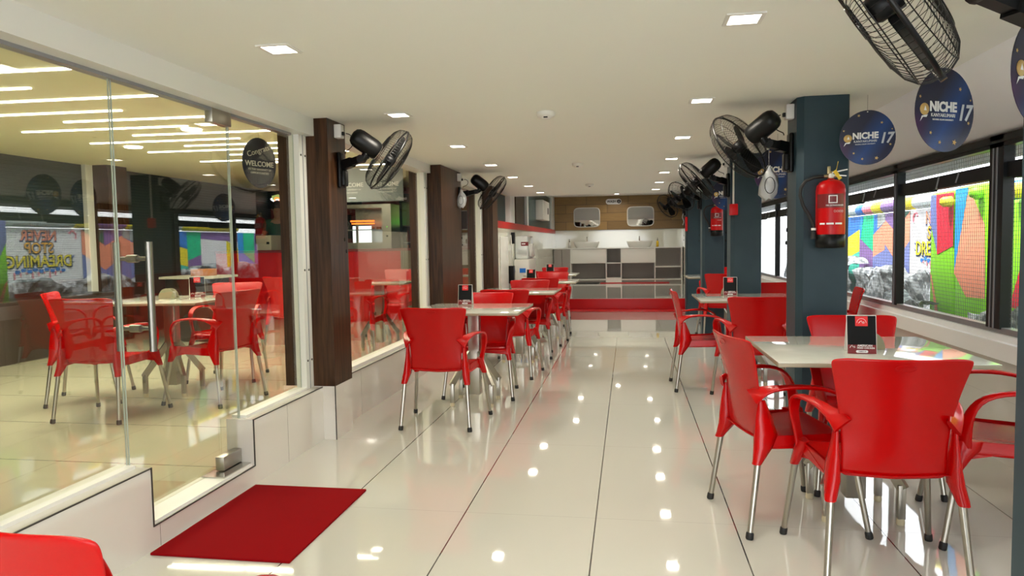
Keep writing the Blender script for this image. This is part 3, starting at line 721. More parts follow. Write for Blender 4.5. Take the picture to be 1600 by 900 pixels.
# ------------------------------------------------------------------ fire extinguishers, alarm box
def extinguisher(x, y, z0, label, first=None):
    if first:
        o = copy_tree(first); o.location = (x, y, z0); tag(o, label, 'fire extinguisher', 'red fire extinguishers'); return o
    o = empty('fire_extinguisher', (x, y, z0), 0, label, 'fire extinguisher', 'red fire extinguishers')
    MB().m('redpaint').lathe([(.079, .075), (.080, .09), (.080, .335), (.076, .362), (.062, .382), (.040, .394), (.020, .398), (.018, .404), (0, .404)], (0, 0, 0), n=40).build('cylinder', o)
    MB().m('black').lathe([(0, 0), (.074, 0), (.081, .008), (.0815, .078), (.078, .080)], (0, 0, 0), n=40).build('base_cup', o)
    mb = MB().m('brass').lathe([(.017, .400), (.017, .425), (.011, .430), (.011, .445), (0, .446)], (0, 0, 0), n=16); mb.rod((-.045, 0, .418), (.03, 0, .418), .009, 10).box((-.020, -.006, .43), (-.002, .006, .475), .003); mb.build('valve', o)
    mb = MB().m('steel').bar((.0, 0, .436), (.085, -.02, .452), .018, .006).bar((0, 0, .425), (.08, -.02, .415), .018, .006); mb.build('handle', o)
    MB().m('plastic_w').lathe([(0, .016), (.014, .015), (.015, 0)], (-.002, -.012, .418), (0, -1, 0), 16).build('pressure_gauge', o)
    pts = [(-.04, 0, .418), (-.09, -.005, .414), (-.140, -.01, .395), (-.168, -.012, .355), (-.172, -.012, .31), (-.155, -.012, .25), (-.125, -.012, .20), (-.102, -.012, .15), (-.095, -.012, .12)]
    mb = MB().m('rubber').tube(pts, .010, 10); mb.tube([(-.095, -.012, .125), (-.095, -.012, .055)], [.010, .017], 12); mb.m('plastic_w').tube([(-.095, -.012, .118), (-.095, -.012, .105)], .014, 12); mb.build('hose', o)
    mb = MB().m('yellow').tube([(.02, -.012, .43), (.028, -.014, .46), (.035, -.015, .50)], .0015, 5); mb.bar((.015, -.016, .448), (.048, -.02, .398), .002, .020, up=(1, 0, 0.6)); mb.build('seal_tag', o)
    # label band and white print wrapped on the front of the cylinder
    R = .0808
    def cyl(a0, a1, z0_, z1_, m, name, r=R):
        n = 10; vs = []; 
        for i in range(n+1):
            a = math.radians(-90+a0+(a1-a0)*i/n); vs += [(r*math.cos(a), r*math.sin(a), z0_), (r*math.cos(a), r*math.sin(a), z1_)]
        MB().m(m).add(vs, [(2*i, 2*i+2, 2*i+3, 2*i+1) for i in range(n)], True).build(name, o)
    cyl(-75, 45, .232, .312, 'cardred', 'label_band')
    for a0, a1, q0, q1 in ((-22, 12, .298, .303), (-22, 12, .258, .263), (-22, -18, .258, .303), (8, 12, .258, .303)): cyl(a0, a1, q0, q1, 'txtw', 'printed_square', R+.0006)
    for a0, a1 in ((-58, -36), (-30, -2), (4, 34)): cyl(a0, a1, .136, .146, 'txtw', 'printed_bar', R+.0006)
    text('FIRE EXTINGUISHER', .0125, 'txtw', o, (0, -.0835, .245), (1, 0, 0), (0, 0, 1), sx=.85)
    text('CO2 ABC', .020, 'txtw', o, (.024, -.0832, .165), (1, 0, 0), (0, 0, 1), sx=.8) if False else None
    for i in range(4):
        mb = MB().m('txtw'); a = math.radians(-90+2+11*i); mb.tube([V((R*math.cos(a)+.0055*math.cos(q)*(-math.sin(a)), R*math.sin(a)+.0055*math.cos(q)*math.cos(a)-.0006, .212+.006*math.sin(q))) for q in [2*PI*k/12 for k in range(12)]], .0008, 4, closed=True); mb.build('printed_symbol', o)
    return o
e1 = extinguisher(1.165, 4.415, 1.245, 'larger red fire extinguisher with a yellow seal tag, hung on the blue pillar')
extinguisher(1.18, 9.965, 1.36, 'smaller red fire extinguisher hung on the farther blue pillar', e1)
o = empty('alarm_box', (1.0, 7.27, 1.60), 0, 'small red alarm box with a pipe on the second blue pillar', 'alarm')
MB().m('redpaint').box((-.02, -.02, -.055), (.06, .028, .055), .006).build('housing', o)
MB().m('plastic_w').rod((.02, .01, .055), (.02, .01, CZ-1.60), .009, 10).build('conduit', o)
o = empty('hanging_key_bunch', (.99, 12.82, 1.62), 0, 'small red tag with a steel bit hanging on the farthest blue pillar', 'hanging tag')
MB().m('redpaint').box((-.01, -.02, -.15), (.03, .0, .10), .004).build('tag', o)
MB().m('steel').tube([(-.04, -.01, .16), (-.06, -.01, .1), (-.03, -.01, .02), (-.05, -.01, -.04)], .008, 6).build('hook', o)

# ------------------------------------------------------------------ ceiling lights and detectors
def make_light():
    root = empty('downlight', (0, 0, 0))
    mb = MB().m('plastic_w')
    a, b = .072, .056
    for p, q in (((-a, -a), (a, -b)), ((-a, b), (a, a)), ((-a, -b), (-b, b)), ((b, -b), (a, b))): mb.box((p[0], p[1], -.006), (q[0], q[1], 0))
    mb.build('frame', root); MB().m('lamp').box((-b, -b, -.004), (b, b, -.001)).build('diffuser', root); return root
lt0 = make_light(); lu = [False]
ld = bpy.data.lights.new('downlight_glow', 'AREA'); ld.shape = 'SQUARE'; ld.size = .11; ld.energy = LAMP; ld.color = (1, .92, .78); ld.spread = math.radians(160)
def light(x, y, z, label, on=True):
    o = lt0 if not lu[0] else copy_tree(lt0); lu[0] = True
    o.location = (x, y, z-.0003); tag(o, label, 'ceiling light', 'square recessed ceiling lights')
    a = bpy.data.objects.new('downlight_glow', ld); C.objects.link(a); a.location = (0, 0, -.012); a.parent = o
ORD = ['nearest', 'second', 'third', 'fourth', 'fifth', 'sixth', 'farthest']
for i, y in enumerate((2.88, 4.47, 6.0, 7.5, 8.95, 10.4, 11.8)):
    light(-1.46 if i < 2 else -1.44, y, CZ, ORD[i]+' square downlight in the left ceiling row')
    light(.44, y, CZ, ORD[i]+' square downlight in the right ceiling row')
for y in (1.4, -.1, -1.6):
    for x in (-1.46, .44): light(x, y, CZ, 'unseen square downlight added for light in the ceiling behind and above the camera')  # unseen lamps added for light, carrying both ceiling rows on
light(-1.15, 15.3, 2.58, 'nearer square downlight over the red step platform'); light(-1.2, 17.6, 2.58, 'farther square downlight over the platform near the wood wall')
light(-.3, 19.2, 2.58, 'square downlight added to brighten the platform close to the WASH sign'); light(.6, 15.5, 2.58, 'square downlight added to brighten the right part of the platform'); light(.5, 17.6, 2.58, 'square downlight added to brighten the platform in front of the right mirror')  # these three lamps are added to brighten the wash area
for i, (x, y) in enumerate(((-.52, 4.62), (-.53, 7.65), (-.55, 10.4))):
    o = empty('smoke_detector', (x, y, CZ), 0, ('nearest', 'middle', 'farthest')[i]+' round white smoke detector on the ceiling', 'smoke detector', 'smoke detectors')
    MB().m('plastic_w').lathe([(0, -.045), (.030, -.044), (.036, -.034), (.054, -.030), (.060, -.014), (.060, -.0005)], (0, 0, 0), n=28).build('body', o)
    MB().m('black').box((-.012, -.0385, -.042), (.014, -.034, -.034)).build('sensor_slot', o)
for i, (x, y) in enumerate(((-3.95, 6.04), (-4.5, 8.55), (-3.4, 9.7), (-5.2, 6.9))):
    o = empty('round_downlight', (x, y, IC), 0, ('round lit downlight inside above the inner table', 'round lit downlight inside, farther left', 'round lit downlight inside nearest the second pane', 'round lit downlight inside beside the inner pillar')[i], 'ceiling light', 'round inner downlights')
    MB().m('lamp').lathe([(0, -.012), (.085, -.012), (.09, -.0005)], (0, 0, 0), n=28).build('diffuser', o)
# LED strips inside the glass room
sl = bpy.data.lights.new('strip_glow', 'AREA'); sl.shape = 'RECTANGLE'; sl.size = 1.5; sl.size_y = .03; sl.energy = STRIP; sl.color = (1, .96, .74)
STR = [(3.83, -4.75, -3.19), (4.22, -5.5, -3.95), (4.63, -4.72, -3.16), (5.05, -5.5, -3.92), (5.46, -4.73, -3.13), (5.82, -5.48, -3.87), (6.25, -4.68, -3.0), (6.60, -5.43, -3.82), (7.01, -4.65, -2.95), (7.35, -5.33, -3.72), (7.8, -4.6, -2.95), (8.3, -5.3, -3.7), (9.2, -4.6, -2.95)]
for i, (y, x0, x1) in enumerate(STR):
    o = empty('led_strip_light', ((x0+x1)/2, y, IC), math.radians(2.5), '%s white LED strip on the inner ceiling, counted from the camera' % ['first', 'second', 'third', 'fourth', 'fifth', 'sixth', 'seventh', 'eighth', 'ninth', 'tenth', 'eleventh', 'twelfth', 'thirteenth', 'fourteenth', 'fifteenth', 'last'][i], 'strip light', 'LED strips on the inner ceiling')
    L = (x1-x0)/2
    MB().m('strip').box((-L, -.012, -.010), (L, .012, -.0005)).build('diffuser', o)
    a = bpy.data.objects.new('strip_glow', sl); C.objects.link(a); a.location = (0, 0, -.02); a.parent = o

# ------------------------------------------------------------------ hanging printed discs
def star(cx, cz, r, y=-.0025, rot=.3):
    return [(cx+(r if k % 2 == 0 else r*.45)*math.sin(rot+PI*k/5), y, cz+(r if k % 2 == 0 else r*.45)*math.cos(rot+PI*k/5)) for k in range(10)]
def make_disc():
    root = empty('hanging_disc', (0, 0, 0)); n = 48
    pts = [(.178*math.cos(a)*(1-.03*math.sin(a)), -.0015, .19*math.sin(a)) for a in [2*PI*k/n for k in range(n)]]
    MB().m('disc').poly(pts, (0, .003, 0)).build('board', root)
    for sd_ in (1,):
        text('NICHE', .060, 'txtw', root, (-.012, -.0032, .012), (1, 0, 0), (0, 0, 1), bold=.0026, sx=.92)
        text('KANYAKUMARI', .0225, 'txtw', root, (-.012, -.0032, -.025), (1, 0, 0), (0, 0, 1), sx=.93)
        text('NOORUL ISLAM UNIVERSITY', .0105, 'txtw', root, (-.012, -.0032, -.045), (1, 0, 0), (0, 0, 1), sx=.95)
        text('17', .100, 'txtsilver', root, (.116, -.0032, -.012), (1, 0, 0), (0, 0, 1), bold=.003, sx=.82, shear=.25)
    MB().m('gold').lathe([(.0, 0), (.027, .0), (.027, .0012), (0, .0012)], (-.123, -.0016, .0), (0, -1, 0), 20).build('gold_medal', root)
    MB().m('txtw').poly([(-.128, -.0030, -.006), (-.120, -.0030, .016), (-.112, -.0030, -.006)], (0, -.0004, 0)).poly([(-.14, -.003, -.03), (-.104, -.003, -.024), (-.112, -.003, -.036), (-.133, -.003, -.036), (-.150, -.003, -.056)], (0, -.0004, 0)).build('ribbon_mark', root)
    mb = MB().m('gold')
    for cx, cz, r in ((-.055, .155, .010), (.090, .098, .010), (.06, -.145, .014), (-.03, -.147, .010), (-.085, -.105, .009), (.145, -.055, .009), (-.15, .055, .008), (.155, .05, .006)):
        mb.poly(star(cx, cz, r), (0, -.0006, 0))
    mb.build('printed_stars', root)
    MB().m('blackwire').rod((0, 0, .185), (0, 0, .295), .0008, 4).build('thread', root)
    MB().m('plastic_w').lathe([(0, .001), (.004, .001), (.004, 0)], (0, -.002, .178), (0, -1, 0), 10).build('eyelet', root)
    return root
dk0 = make_disc(); du = [False]
def disc(x, y, z, rz, label, s=1):
    o = dk0 if not du[0] else copy_tree(dk0); du[0] = True
    o.location = (x, y, z); o.rotation_euler = (0, 0, math.radians(rz)); o.scale = (s, s, s); tag(o, label, 'hanging sign', 'round navy NICHE 17 signs')
disc(1.325, 4.30, 1.862, -12, 'round navy NICHE 17 sign hanging just right of the blue pillar', .80)
disc(1.362, 3.40, 1.850, 28, 'navy NICHE 17 sign hanging behind the lower edge of the large fan', .95)
disc(1.40, 2.74, 1.860, 36, 'navy NICHE 17 sign cut by the right edge of the photo')
disc(1.17, 5.95, 1.84, -5, 'navy NICHE 17 sign half hidden behind the bag under the near fan')
disc(1.30, 6.6, 1.85, 8, 'navy NICHE 17 sign showing its right half behind the nearer one, left of the pillar')
disc(1.18, 9.0, 1.86, 5, 'small purple and navy NICHE 17 sign hanging above the farther extinguisher')
for x, y, rz, s, lab, full in ((-3.0, 5.5, 66, 1.0, 'dark navy oval WELCOME sign hanging inside behind the glass', True),):
    o = empty('welcome_sign', (x, y, 2.0), math.radians(rz), lab, 'hanging sign')
    MB().m('discdark').poly([(.165*math.cos(a), -.0015, .205*math.sin(a)) for a in [2*PI*k/40 for k in range(40)]], (0, .003, 0)).build('board', o)
    text('Congrats!', .062, 'txtw', o, (0, -.003, .10), (1, 0, .35), (-.35, 0, 1)); text('WELCOME', .060, 'txtw', o, (0, -.003, -.01), (1, 0, 0), (0, 0, 1), bold=.001, sx=.95)
    text('TO THE UNIVERSITY OF', .021, 'txtw', o, (0, -.003, -.055), (1, 0, 0), (0, 0, 1)); text('OPPORTUNITIES', .024, 'txtw', o, (0, -.003, -.085), (1, 0, 0), (0, 0, 1))
    MB().m('blackwire').rod((0, 0, .2), (0, 0, .398), .0008, 4).build('thread', o)
o = empty('welcome_board', (-3.35, 8.9, 2.1), 0, 'grey hanging board repeating WELCOME, behind the nearest left fan', 'hanging sign')
MB().m('boardgrey').box((-.48, 0, -.22), (.48, .01, .22)).build('board', o)
for k, x in enumerate((-.24, .24)):
    text('WELCOME', .075, 'txtw', o, (x, -.001, .0), (1, 0, 0), (0, 0, 1), bold=.001); text('TO THE UNIVERSITY OF', .028, 'txtw', o, (x, -.001, -.06), (1, 0, 0), (0, 0, 1)); text('OPPORTUNITIES', .028, 'txtw', o, (x, -.001, -.10), (1, 0, 0), (0, 0, 1))
MB().m('blackwire').rod((-.4, 0, .22), (-.4, 0, .3), .001, 4).rod((.4, 0, .22), (.4, 0, .3), .001, 4).build('thread', o)

# ------------------------------------------------------------------ door mat
mb = MB().m('redmat').box((-2.02, 2.66, .0005), (-1.385, 3.53, .011), .002)
tag(mb.build('door_mat', origin=(-1.7, 3.1, 0)), 'dark red ribbed doormat on the tiles in front of the glass door', 'doormat')

# ------------------------------------------------------------------ painted play wall outside
XM = 3.16
def panel(root, y0, y1, z0, z1, base, polys, x=XM, th=.10, name='panel'):
    mb = MB().m('p_'+base).box((x, y0, z0), (x+th, y1, z1))
    for k, (c, pts) in enumerate(polys):
        e = .002+.001*k; mb.m('p_'+c).add([(x-e, y, z) for y, z in pts], [tuple(range(len(pts)))], False)
    return part(name, mb, root)
ZT = 1.60; ZB = 0
o = empty('mural_wall', (XM, 7.5, 0), 0, 'white painted play wall reading NEVER STOP DREAMING seen through the wire mesh', 'painted wall')
panel(o, 5.9, 8.72, ZB, ZT, 'white', [])
for k, (t_, z, sz, cols) in enumerate((('NEVER', 1.50, .19, 'coral'), ('STOP', 1.34, .19, 'orange'), ('DREAMING', 1.17, .21, 'yellow'))):
    text(t_, sz, 'p_navy', o, (-.004, .50+.010, z-.006), (0, -1, 0), (0, 0, 1), 'lettering_shadow', bold=.012)
    text(t_, sz, 'p_'+cols, o, (-.009, .50, z), (0, -1, 0), (0, 0, 1), 'lettering', bold=.003)
mb = MB().m('p_blue'); 
for k in range(9): mb.box((XM-.006, 7.62+.09*k, 1.03+.02*(k % 2)), (XM-.003, 7.69+.09*k, 1.07+.02*(k % 2)))
mb.m('p_pink')
for k in range(9): mb.box((XM-.006, 7.60+.09*k, .96+.03*((k*7) % 3)), (XM-.003, 7.62+.09*k, 1.04))
mb.tube([(XM-.006, 8.56+.06*math.cos(a), 1.50+.07*math.sin(a)) for a in [PI*k/8-.5 for k in range(9)]], .010, 6); part('drip_paint', mb, o)
mb = MB().m('p_navy')
for (y, z) in ((8.55, 1.2), (6.9, 1.45), (7.1, 1.3), (6.8, 1.15), (6.5, 1.5)):
    mb.tube([(XM-.005, y+.04*math.sin(q*1.7+y*9), z+.05*math.cos(q*1.1+z*7)) for q in range(7)], .004, 4)
part('small_scribbles', mb, o)
o = empty('painted_panels', (XM, 10.2, 0), 0, 'row of play wall panels painted in coral, green and blue triangles', 'painted wall')
panel(o, 8.72, 9.15, ZB, ZT, 'navy', [('dgreen', [(8.72, ZT), (9.15, ZT), (9.15, 1.38)]), ('coral', [(8.72, 1.6), (9.15, 1.38), (9.15, 1.02), (8.72, 1.26)]), ('periw', [(8.72, 1.26), (9.15, 1.02), (9.15, .7), (8.72, .7)])], name='coral_panel')
panel(o, 9.15, 9.52, ZB, ZT, 'navy', [('purple', [(9.15, ZT), (9.52, ZT), (9.52, 1.52), (9.15, 1.36)]), ('coral', [(9.15, 1.36), (9.52, 1.52), (9.52, 1.22), (9.15, 1.02)]), ('periw', [(9.15, 1.02), (9.52, 1.22), (9.52, .6), (9.15, .6)])], name='purple_panel')
panel(o, 9.52, 9.95, ZB, ZT, 'blue', [('grey', [(9.52, ZT), (9.8, ZT), (9.8, 1.42), (9.52, 1.5)]), ('coral', [(9.52, 1.50), (9.95, 1.34), (9.95, 1.05), (9.52, 1.15)]), ('periw', [(9.52, 1.15), (9.95, 1.05), (9.95, .6), (9.52, .6)])], name='grey_panel')
panel(o, 9.95, 10.5, ZB, ZT, 'green', [('sky', [(10.35, ZT), (10.5, ZT), (10.5, 1.2)]), ('purple', [(9.95, 1.12), (10.5, 1.3), (10.5, .7), (9.95, .7)])], name='green_panel')
panel(o, 10.5, 11.1, ZB, ZT, 'blue', [('yellow', [(10.5, 1.42), (11.1, 1.30), (11.1, 1.0), (10.5, 1.12)]), ('teal2', [(10.5, 1.12), (11.1, 1.0), (11.1, .3), (10.5, .3)])], name='blue_panel')
panel(o, 11.1, 11.5, ZB, ZT, 'green', [('purple', [(11.1, 1.1), (11.5, 1.2), (11.5, .5), (11.1, .5)])], name='teal_panel')
panel(o, 11.5, 12.7, ZB, ZT, 'white', [('purple', [(11.5, ZT), (12.7, ZT), (12.7, 1.42), (11.5, 1.48)]), ('yellow', [(12.3, 1.45), (12.7, 1.3), (12.7, .8), (12.3, .95)])], name='plain_panel')
panel(o, 12.7, 14.5, ZB, ZT, 'sky', [('green', [(12.9, ZT), (13.3, ZT), (13.3, 1.0), (12.9, 1.2)]), ('purple', [(13.3, ZT), (14.5, ZT), (14.5, .6), (13.3, .6)])], name='sky_panel')
o = empty('painted_panels', (XM, 2.0, 0), 0, 'nearer play wall panels in lime, blue and coral beside and behind the camera', 'painted wall')
for k, (ya, yb, c0, c1, c2) in enumerate(((4.6, 5.88, 'lime', 'coral', 'sky'), (3.2, 4.58, 'periw', 'yellow', 'lime'), (1.7, 3.18, 'white', 'green', 'purple'), (.2, 1.68, 'coral', 'blue', 'yellow'), (-1.4, .18, 'lime', 'rose', 'sky'), (-3, -1.42, 'periw', 'coral', 'green'))):
    ym = ya+(yb-ya)*.45
    panel(o, ya, yb, ZB, ZT, c0, [(c1, [(ya, ZT), (ym, ZT), (yb, .8), (ya, .5)]), (c2, [(ym, ZT), (yb, ZT), (yb, .9)])], name='panel')
# padded tubes along the top
def tube_run(y0, y1, col, label, z=1.685, x=XM+.02, r=.075):
    mb = MB().m('p_'+col); n_ = 24
    ax = [(0, 0), (r*.6, .0), (r*.9, .02), (r, .05), (r, y1-y0-.05), (r*.9, y1-y0-.02), (r*.6, y1-y0), (0, y1-y0)]
    mb.lathe(ax, (0, 0, 0), (0, 1, 0), n_); tag(mb.build('padded_tube'), label, 'padded tube', 'padded tubes on top of the play wall').location = (x, y0, z)
tube_run(7.35, 8.6, 'pale', 'long pale grey padded tube lying above the white lettered panel')
tube_run(6.1, 7.34, 'periw', 'blue grey padded tube beside the pale one on the play wall')
tube_run(8.61, 8.95, 'yellow', 'yellow padded tube end left of the pale tube'); tube_run(8.96, 9.6, 'purple', 'purple padded tube on the play wall')
tube_run(9.61, 9.95, 'yellow', 'yellow padded tube end above the grey panel'); tube_run(9.96, 10.3, 'pink', 'pink padded tube end above the green panel')
tube_run(10.31, 10.6, 'blue', 'blue padded tube between pink and pale ends'); tube_run(10.61, 10.95, 'pale', 'pale yellowish padded tube end above the blue panel')
tube_run(11.0, 12.7, 'yellow', 'yellow padded tube farthest left, seen only as a reflection in the glass')
# nearer padded columns
def pcol(label, y0, y1, x, zt, faces, side, d=.12):
    o = empty('padded_column', (x, y0, 0), 0, label, 'padded column', 'padded play columns')
    mb = MB().m('p_'+side).box((x, y0, 0), (x+d, y1, zt), .03)
    for k, (c, pts) in enumerate(faces):
        e = .002+.001*k; mb.m('p_'+c).add([(x-e, y, z) for y, z in pts], [tuple(range(len(pts)))], False)
    part('body', mb, o); return o
a, b = 6.63, 7.12
o = pcol('periwinkle, red and lime padded column left of the yellow tube end', a, b, 2.75, 1.70,
     [('periw', [(b-.01, 1.68), (6.99, 1.68), (6.95, 1.14), (b-.01, 1.42)]), ('rose', [(6.99, 1.68), (a+.01, 1.68), (a+.01, 1.22), (6.95, 1.14)]), ('coral', [(b-.02, .98), (b-.06, .95), (b-.22, .62), (b-.15, .62)])], 'lime')
mb = MB().m('p_yellow').lathe([(0, -.04), (.025, -.036), (.042, -.015), (.046, .03), (.046, .09)], (2.70, 6.70, 1.60), (.9, -.2, 0), 24); part('tube_end', mb, o)
a, b = 6.03, 6.61
o = pcol('blue, coral and lime padded column left of the thick black window post', a, b, 2.75, 1.72,
     [('sky', [(b, 1.70), (6.38, 1.70), (b, .99)]), ('coral', [(6.37, 1.70), (6.09, 1.39), (6.07, .81), (6.38, .80), (b, .99)])], 'lime')
mb = MB().m('p_lime').lathe([(0, -.02), (.035, -.015), (.05, .02), (.05, .1)], (2.69, 6.16, 1.64), (.9, .2, 0), 24); part('tube_end', mb, o)
a, b = 4.9, 5.93
o = pcol('wide lime and red padded column right of the thick black window post', a, b, 2.75, 1.56,
     [('coral', [(b, 1.02), (b, .80), (5.74, .78)]), ('rose', [(5.70, .78), (a, .74), (a, 1.5), (5.2, 1.45), (5.53, 1.15)])], 'lime')
mb = MB().m('p_sky').lathe([(0, 0), (.06, .01), (.07, .04), (.07, 1.0)], (2.82, 5.93, 1.635), (0, -1, 0), 24).m('p_yellow').lathe([(0, -.02), (.045, -.01), (.055, .03), (.055, .12)], (2.68, 5.58, 1.62), (.9, -.1, 0), 24); part('tube_end', mb, o)
# rough grey rock base
def rock(y0, y1, x0, x1, zt, label):
    ny, nz = int((y1-y0)/.07), 18; random.seed(int(y0*100)); vs = []
    prof = []
    for j in range(ny+1):
        y = y0+(y1-y0)*j/ny; top = zt+.05*math.sin(y*5.1)+.03*math.sin(y*13.7)
        for k in range(nz+1):
            t = k/nz
            if t < .75: z = top*t/.75; x = x0+.05*math.sin(y*7+z*5)+.03*random.uniform(-1, 1)
            else: z = top+.01*random.uniform(-1, 1)-(t-.75)*.04; x = x0+(x1-x0)*(t-.75)/.25
            vs.append((x, y+.01*random.uniform(-1, 1), z))
    fs = [(j*(nz+1)+k, (j+1)*(nz+1)+k, (j+1)*(nz+1)+k+1, j*(nz+1)+k+1) for j in range(ny) for k in range(nz)]
    mb = MB().m('rock'); mb.add(vs, fs, True); ob = mb.build('rock_cladding', origin=((x0+x1)/2, (y0+y1)/2, 0)); tag(ob, label, 'rock'); return ob
rock(7.12, 9.88, 2.95, 3.12, .92, 'rough grey rock base under the white lettered panel'); rock(9.92, 13.9, 2.9, 3.12, .98, 'rough pale grey rock base under the farther coloured panels')
rock(4.0, 5.95, 2.56, 2.70, .76, 'dark rough rock base under the wide lime panel at the right'); rock(6.70, 7.5, 2.52, 2.68, .74, 'dark rough rock in front of the foot of the red and lime column')

# ------------------------------------------------------------------ red counter and what stands on it, inside
CY = 11.0
o = empty('service_counter', (-5.0, CY, IF), 0, 'red service counter across the back of the glass room', 'counter')
part('front', MB().m('redpaint').box((-6.85, CY, IF), (-3.62, CY+.08, 1.22)), o); part('worktop', MB().m('cardred').box((-6.85, CY-.03, 1.22), (-2.35, CY+.65, 1.26), .004), o)
mb = MB().m('ribbed').box((-3.62, CY, IF), (-2.35, CY+.08, 1.22))
for i in range(31): mb.box((-3.61+.04*i, CY-.012, IF), (-3.59+.04*i, CY, 1.22))
part('ribbed_panel', mb, o)
z0 = 1.2605
o = empty('food_warmer', (-4.25, CY+.15, z0), 0, 'stainless food warmer with an orange glow on the red counter', 'food warmer')
mb = MB().m('steel').box((-4.56, CY+.10, z0), (-3.80, CY+.55, z0+.10)).box((-4.56, CY+.10, z0+.66), (-3.80, CY+.55, z0+.72)).box((-3.95, CY+.10, z0+.1), (-3.80, CY+.55, z0+.66)).box((-4.56, CY+.50, z0+.1), (-3.95, CY+.55, z0+.66)).box((-4.56, CY+.1, z0+.30), (-3.95, CY+.5, z0+.315)); part('cabinet', mb, o)
part('warming_lamp', MB().m('orange_em').box((-4.50, CY+.12, z0+.44), (-4.10, CY+.16, z0+.465)).box((-4.48, CY+.12, z0+.40), (-4.10, CY+.16, z0+.42)), o)
part('lit_panel', MB().m('white_em').box((-4.36, CY+.11, z0+.08), (-4.14, CY+.12, z0+.37)).box((-4.46, CY+.11, z0+.08), (-4.41, CY+.12, z0+.37)), o)
part('glass_front', MB().m('wglass').box((-4.56, CY+.095, z0+.1), (-3.95, CY+.1, z0+.66)), o)
mb = MB().m('food'); random.seed(3)
for i in range(10): mb.lathe([(0, -.02), (.022, -.012), (.026, 0), (.018, .014), (0, .02)], (-4.50+.055*i, CY+.3+.04*random.random(), z0+.34), n=8)
tag(part('fried_pieces', mb, o), kind='stuff')
part('control_knob', MB().m('black').lathe([(.018, 0), (.015, .02), (0, .02)], (-3.87, CY+.10, z0+.2), (0, -1, 0), 12).m('green_em').lathe([(.010, 0), (0, .006)], (-3.87, CY+.10, z0+.35), (0, -1, 0), 10), o)
o = empty('glass_cooler', (-3.55, 12.1, .321), 0, 'tall dark drinks cooler with lit green shelf behind the counter', 'cooler')
part('cabinet', MB().m('black').box((-3.95, 12.0, .321), (-3.90, 12.6, 2.1)).box((-3.30, 12.0, .321), (-3.25, 12.6, 2.1)).box((-3.95, 12.0, 2.05), (-3.25, 12.6, 2.2)).box((-3.95, 12.55, .321), (-3.25, 12.6, 2.1)).box((-3.95, 12.0, .321), (-3.25, 12.6, .4)), o)
part('lit_back', MB().m('yel_em').box((-3.90, 12.5, 1.65), (-3.30, 12.54, 2.05)), o)
mb = MB().m('steel')
for z in (.7, 1.1, 1.35, 1.64): mb.box((-3.9, 12.05, z), (-3.3, 12.5, z+.012))
part('shelf', mb, o)
mb = MB().m('green_em')
for i in range(5): mb.lathe([(0, -.05), (.05, -.02), (.055, .02), (0, .05)], (-3.78+.09*i, 12.35, 1.72+.03*(i % 2)), n=10)  # the cooler's green light is put into these lumps as glow
tag(part('glowing_greens', mb, o), kind='stuff')
for zi, z in enumerate((1.112, 1.362)):
    for i in range(7):
        c = ('orange_bottle', 'food') if zi == 0 else ('dark_bottle', 'cardred')
        b_ = MB().m(c[1]).lathe([(0, 0), (.032, .002), (.033, .12), (.014, .16), (.014, .20), (0, .202)], (0, 0, 0), n=12).build('drink_bottle'); b_.location = (-3.85+.082*i, 12.15, z)
        tag(b_, '%s %s drink bottle from the left on the %s cooler shelf' % (['first', 'second', 'third', 'fourth', 'fifth', 'sixth', 'seventh'][i], ['orange', 'dark red'][zi], ['lower', 'upper'][zi]), 'bottle', ['orange bottles in the cooler', 'dark bottles in the cooler'][zi])
o = empty('cash_register', (-5.6, CY+.3, z0), 0, 'beige box shaped cash register on the red counter beside the person in green', 'cash register')
part('body', MB().m('beige').box((-6.17, CY+.1, z0), (-5.90, CY+.45, z0+.25), .008), o); part('mark', MB().m('black').box((-5.98, CY+.094, z0+.10), (-5.93, CY+.1, z0+.14)), o)
o = empty('lit_food_sign', (-5.6, 12.9, 2.1), 0, 'lit sign with white, yellow and orange food shapes above the counter', 'sign')
part('board', MB().m('black').box((-6.9, 12.9, 2.05), (-5.0, 12.95, 2.39)), o)
mb = MB().m('white_em').poly([(-6.62+.20*math.cos(a)*(1+.15*math.sin(3*a)), 12.89, 2.22+.075*math.sin(a)) for a in [2*PI*k/20 for k in range(20)]], (0, .005, 0)).poly([(-6.28+.20*math.cos(a)*(1+.15*math.sin(2*a)), 12.888, 2.24+.085*math.sin(a)) for a in [2*PI*k/20 for k in range(20)]], (0, .005, 0))
mb.m('orange_em').tube([(-6.62+.12*math.cos(a), 12.885, 2.22+.05*math.sin(2*a)) for a in [2*PI*k/20 for k in range(20)]], .010, 5, closed=True).tube([(-6.28+.12*math.cos(a), 12.885, 2.24+.05*math.sin(a)) for a in [2*PI*k/20 for k in range(20)]], .012, 5, closed=True)
mb.m('yel_em').poly([(-6.78, 12.884, 2.22), (-6.60, 12.884, 2.26), (-6.66, 12.884, 2.33), (-6.80, 12.884, 2.30)], (0, .004, 0)); part('lit_shapes', mb, o)
o = empty('menu_screen', (-6.2, 12.85, 1.8), 0, 'dark menu screen with a round white emblem behind the person in green', 'screen')
part('panel', MB().m('black').box((-6.55, 12.86, 1.45), (-5.2, 12.9, 1.90)), o)
part('emblem', MB().m('white_em').tube([(-6.32+.09*math.cos(a), 12.85, 1.72+.09*math.sin(a)) for a in [2*PI*k/24 for k in range(24)]], .010, 6, closed=True).tube([(-6.34, 12.85, 1.68), (-6.31, 12.85, 1.76), (-6.27, 12.85, 1.72)], .012, 6), o)
o = empty('wall_cabinet', (-6.6, 12.8, 1.3), 0, 'dark red shelf cabinet on the inner back wall above the counter', 'cabinet')
part('body', MB().m('cardred').box((-6.85, 12.6, 1.32), (-3.95, 12.99, 1.42)), o)
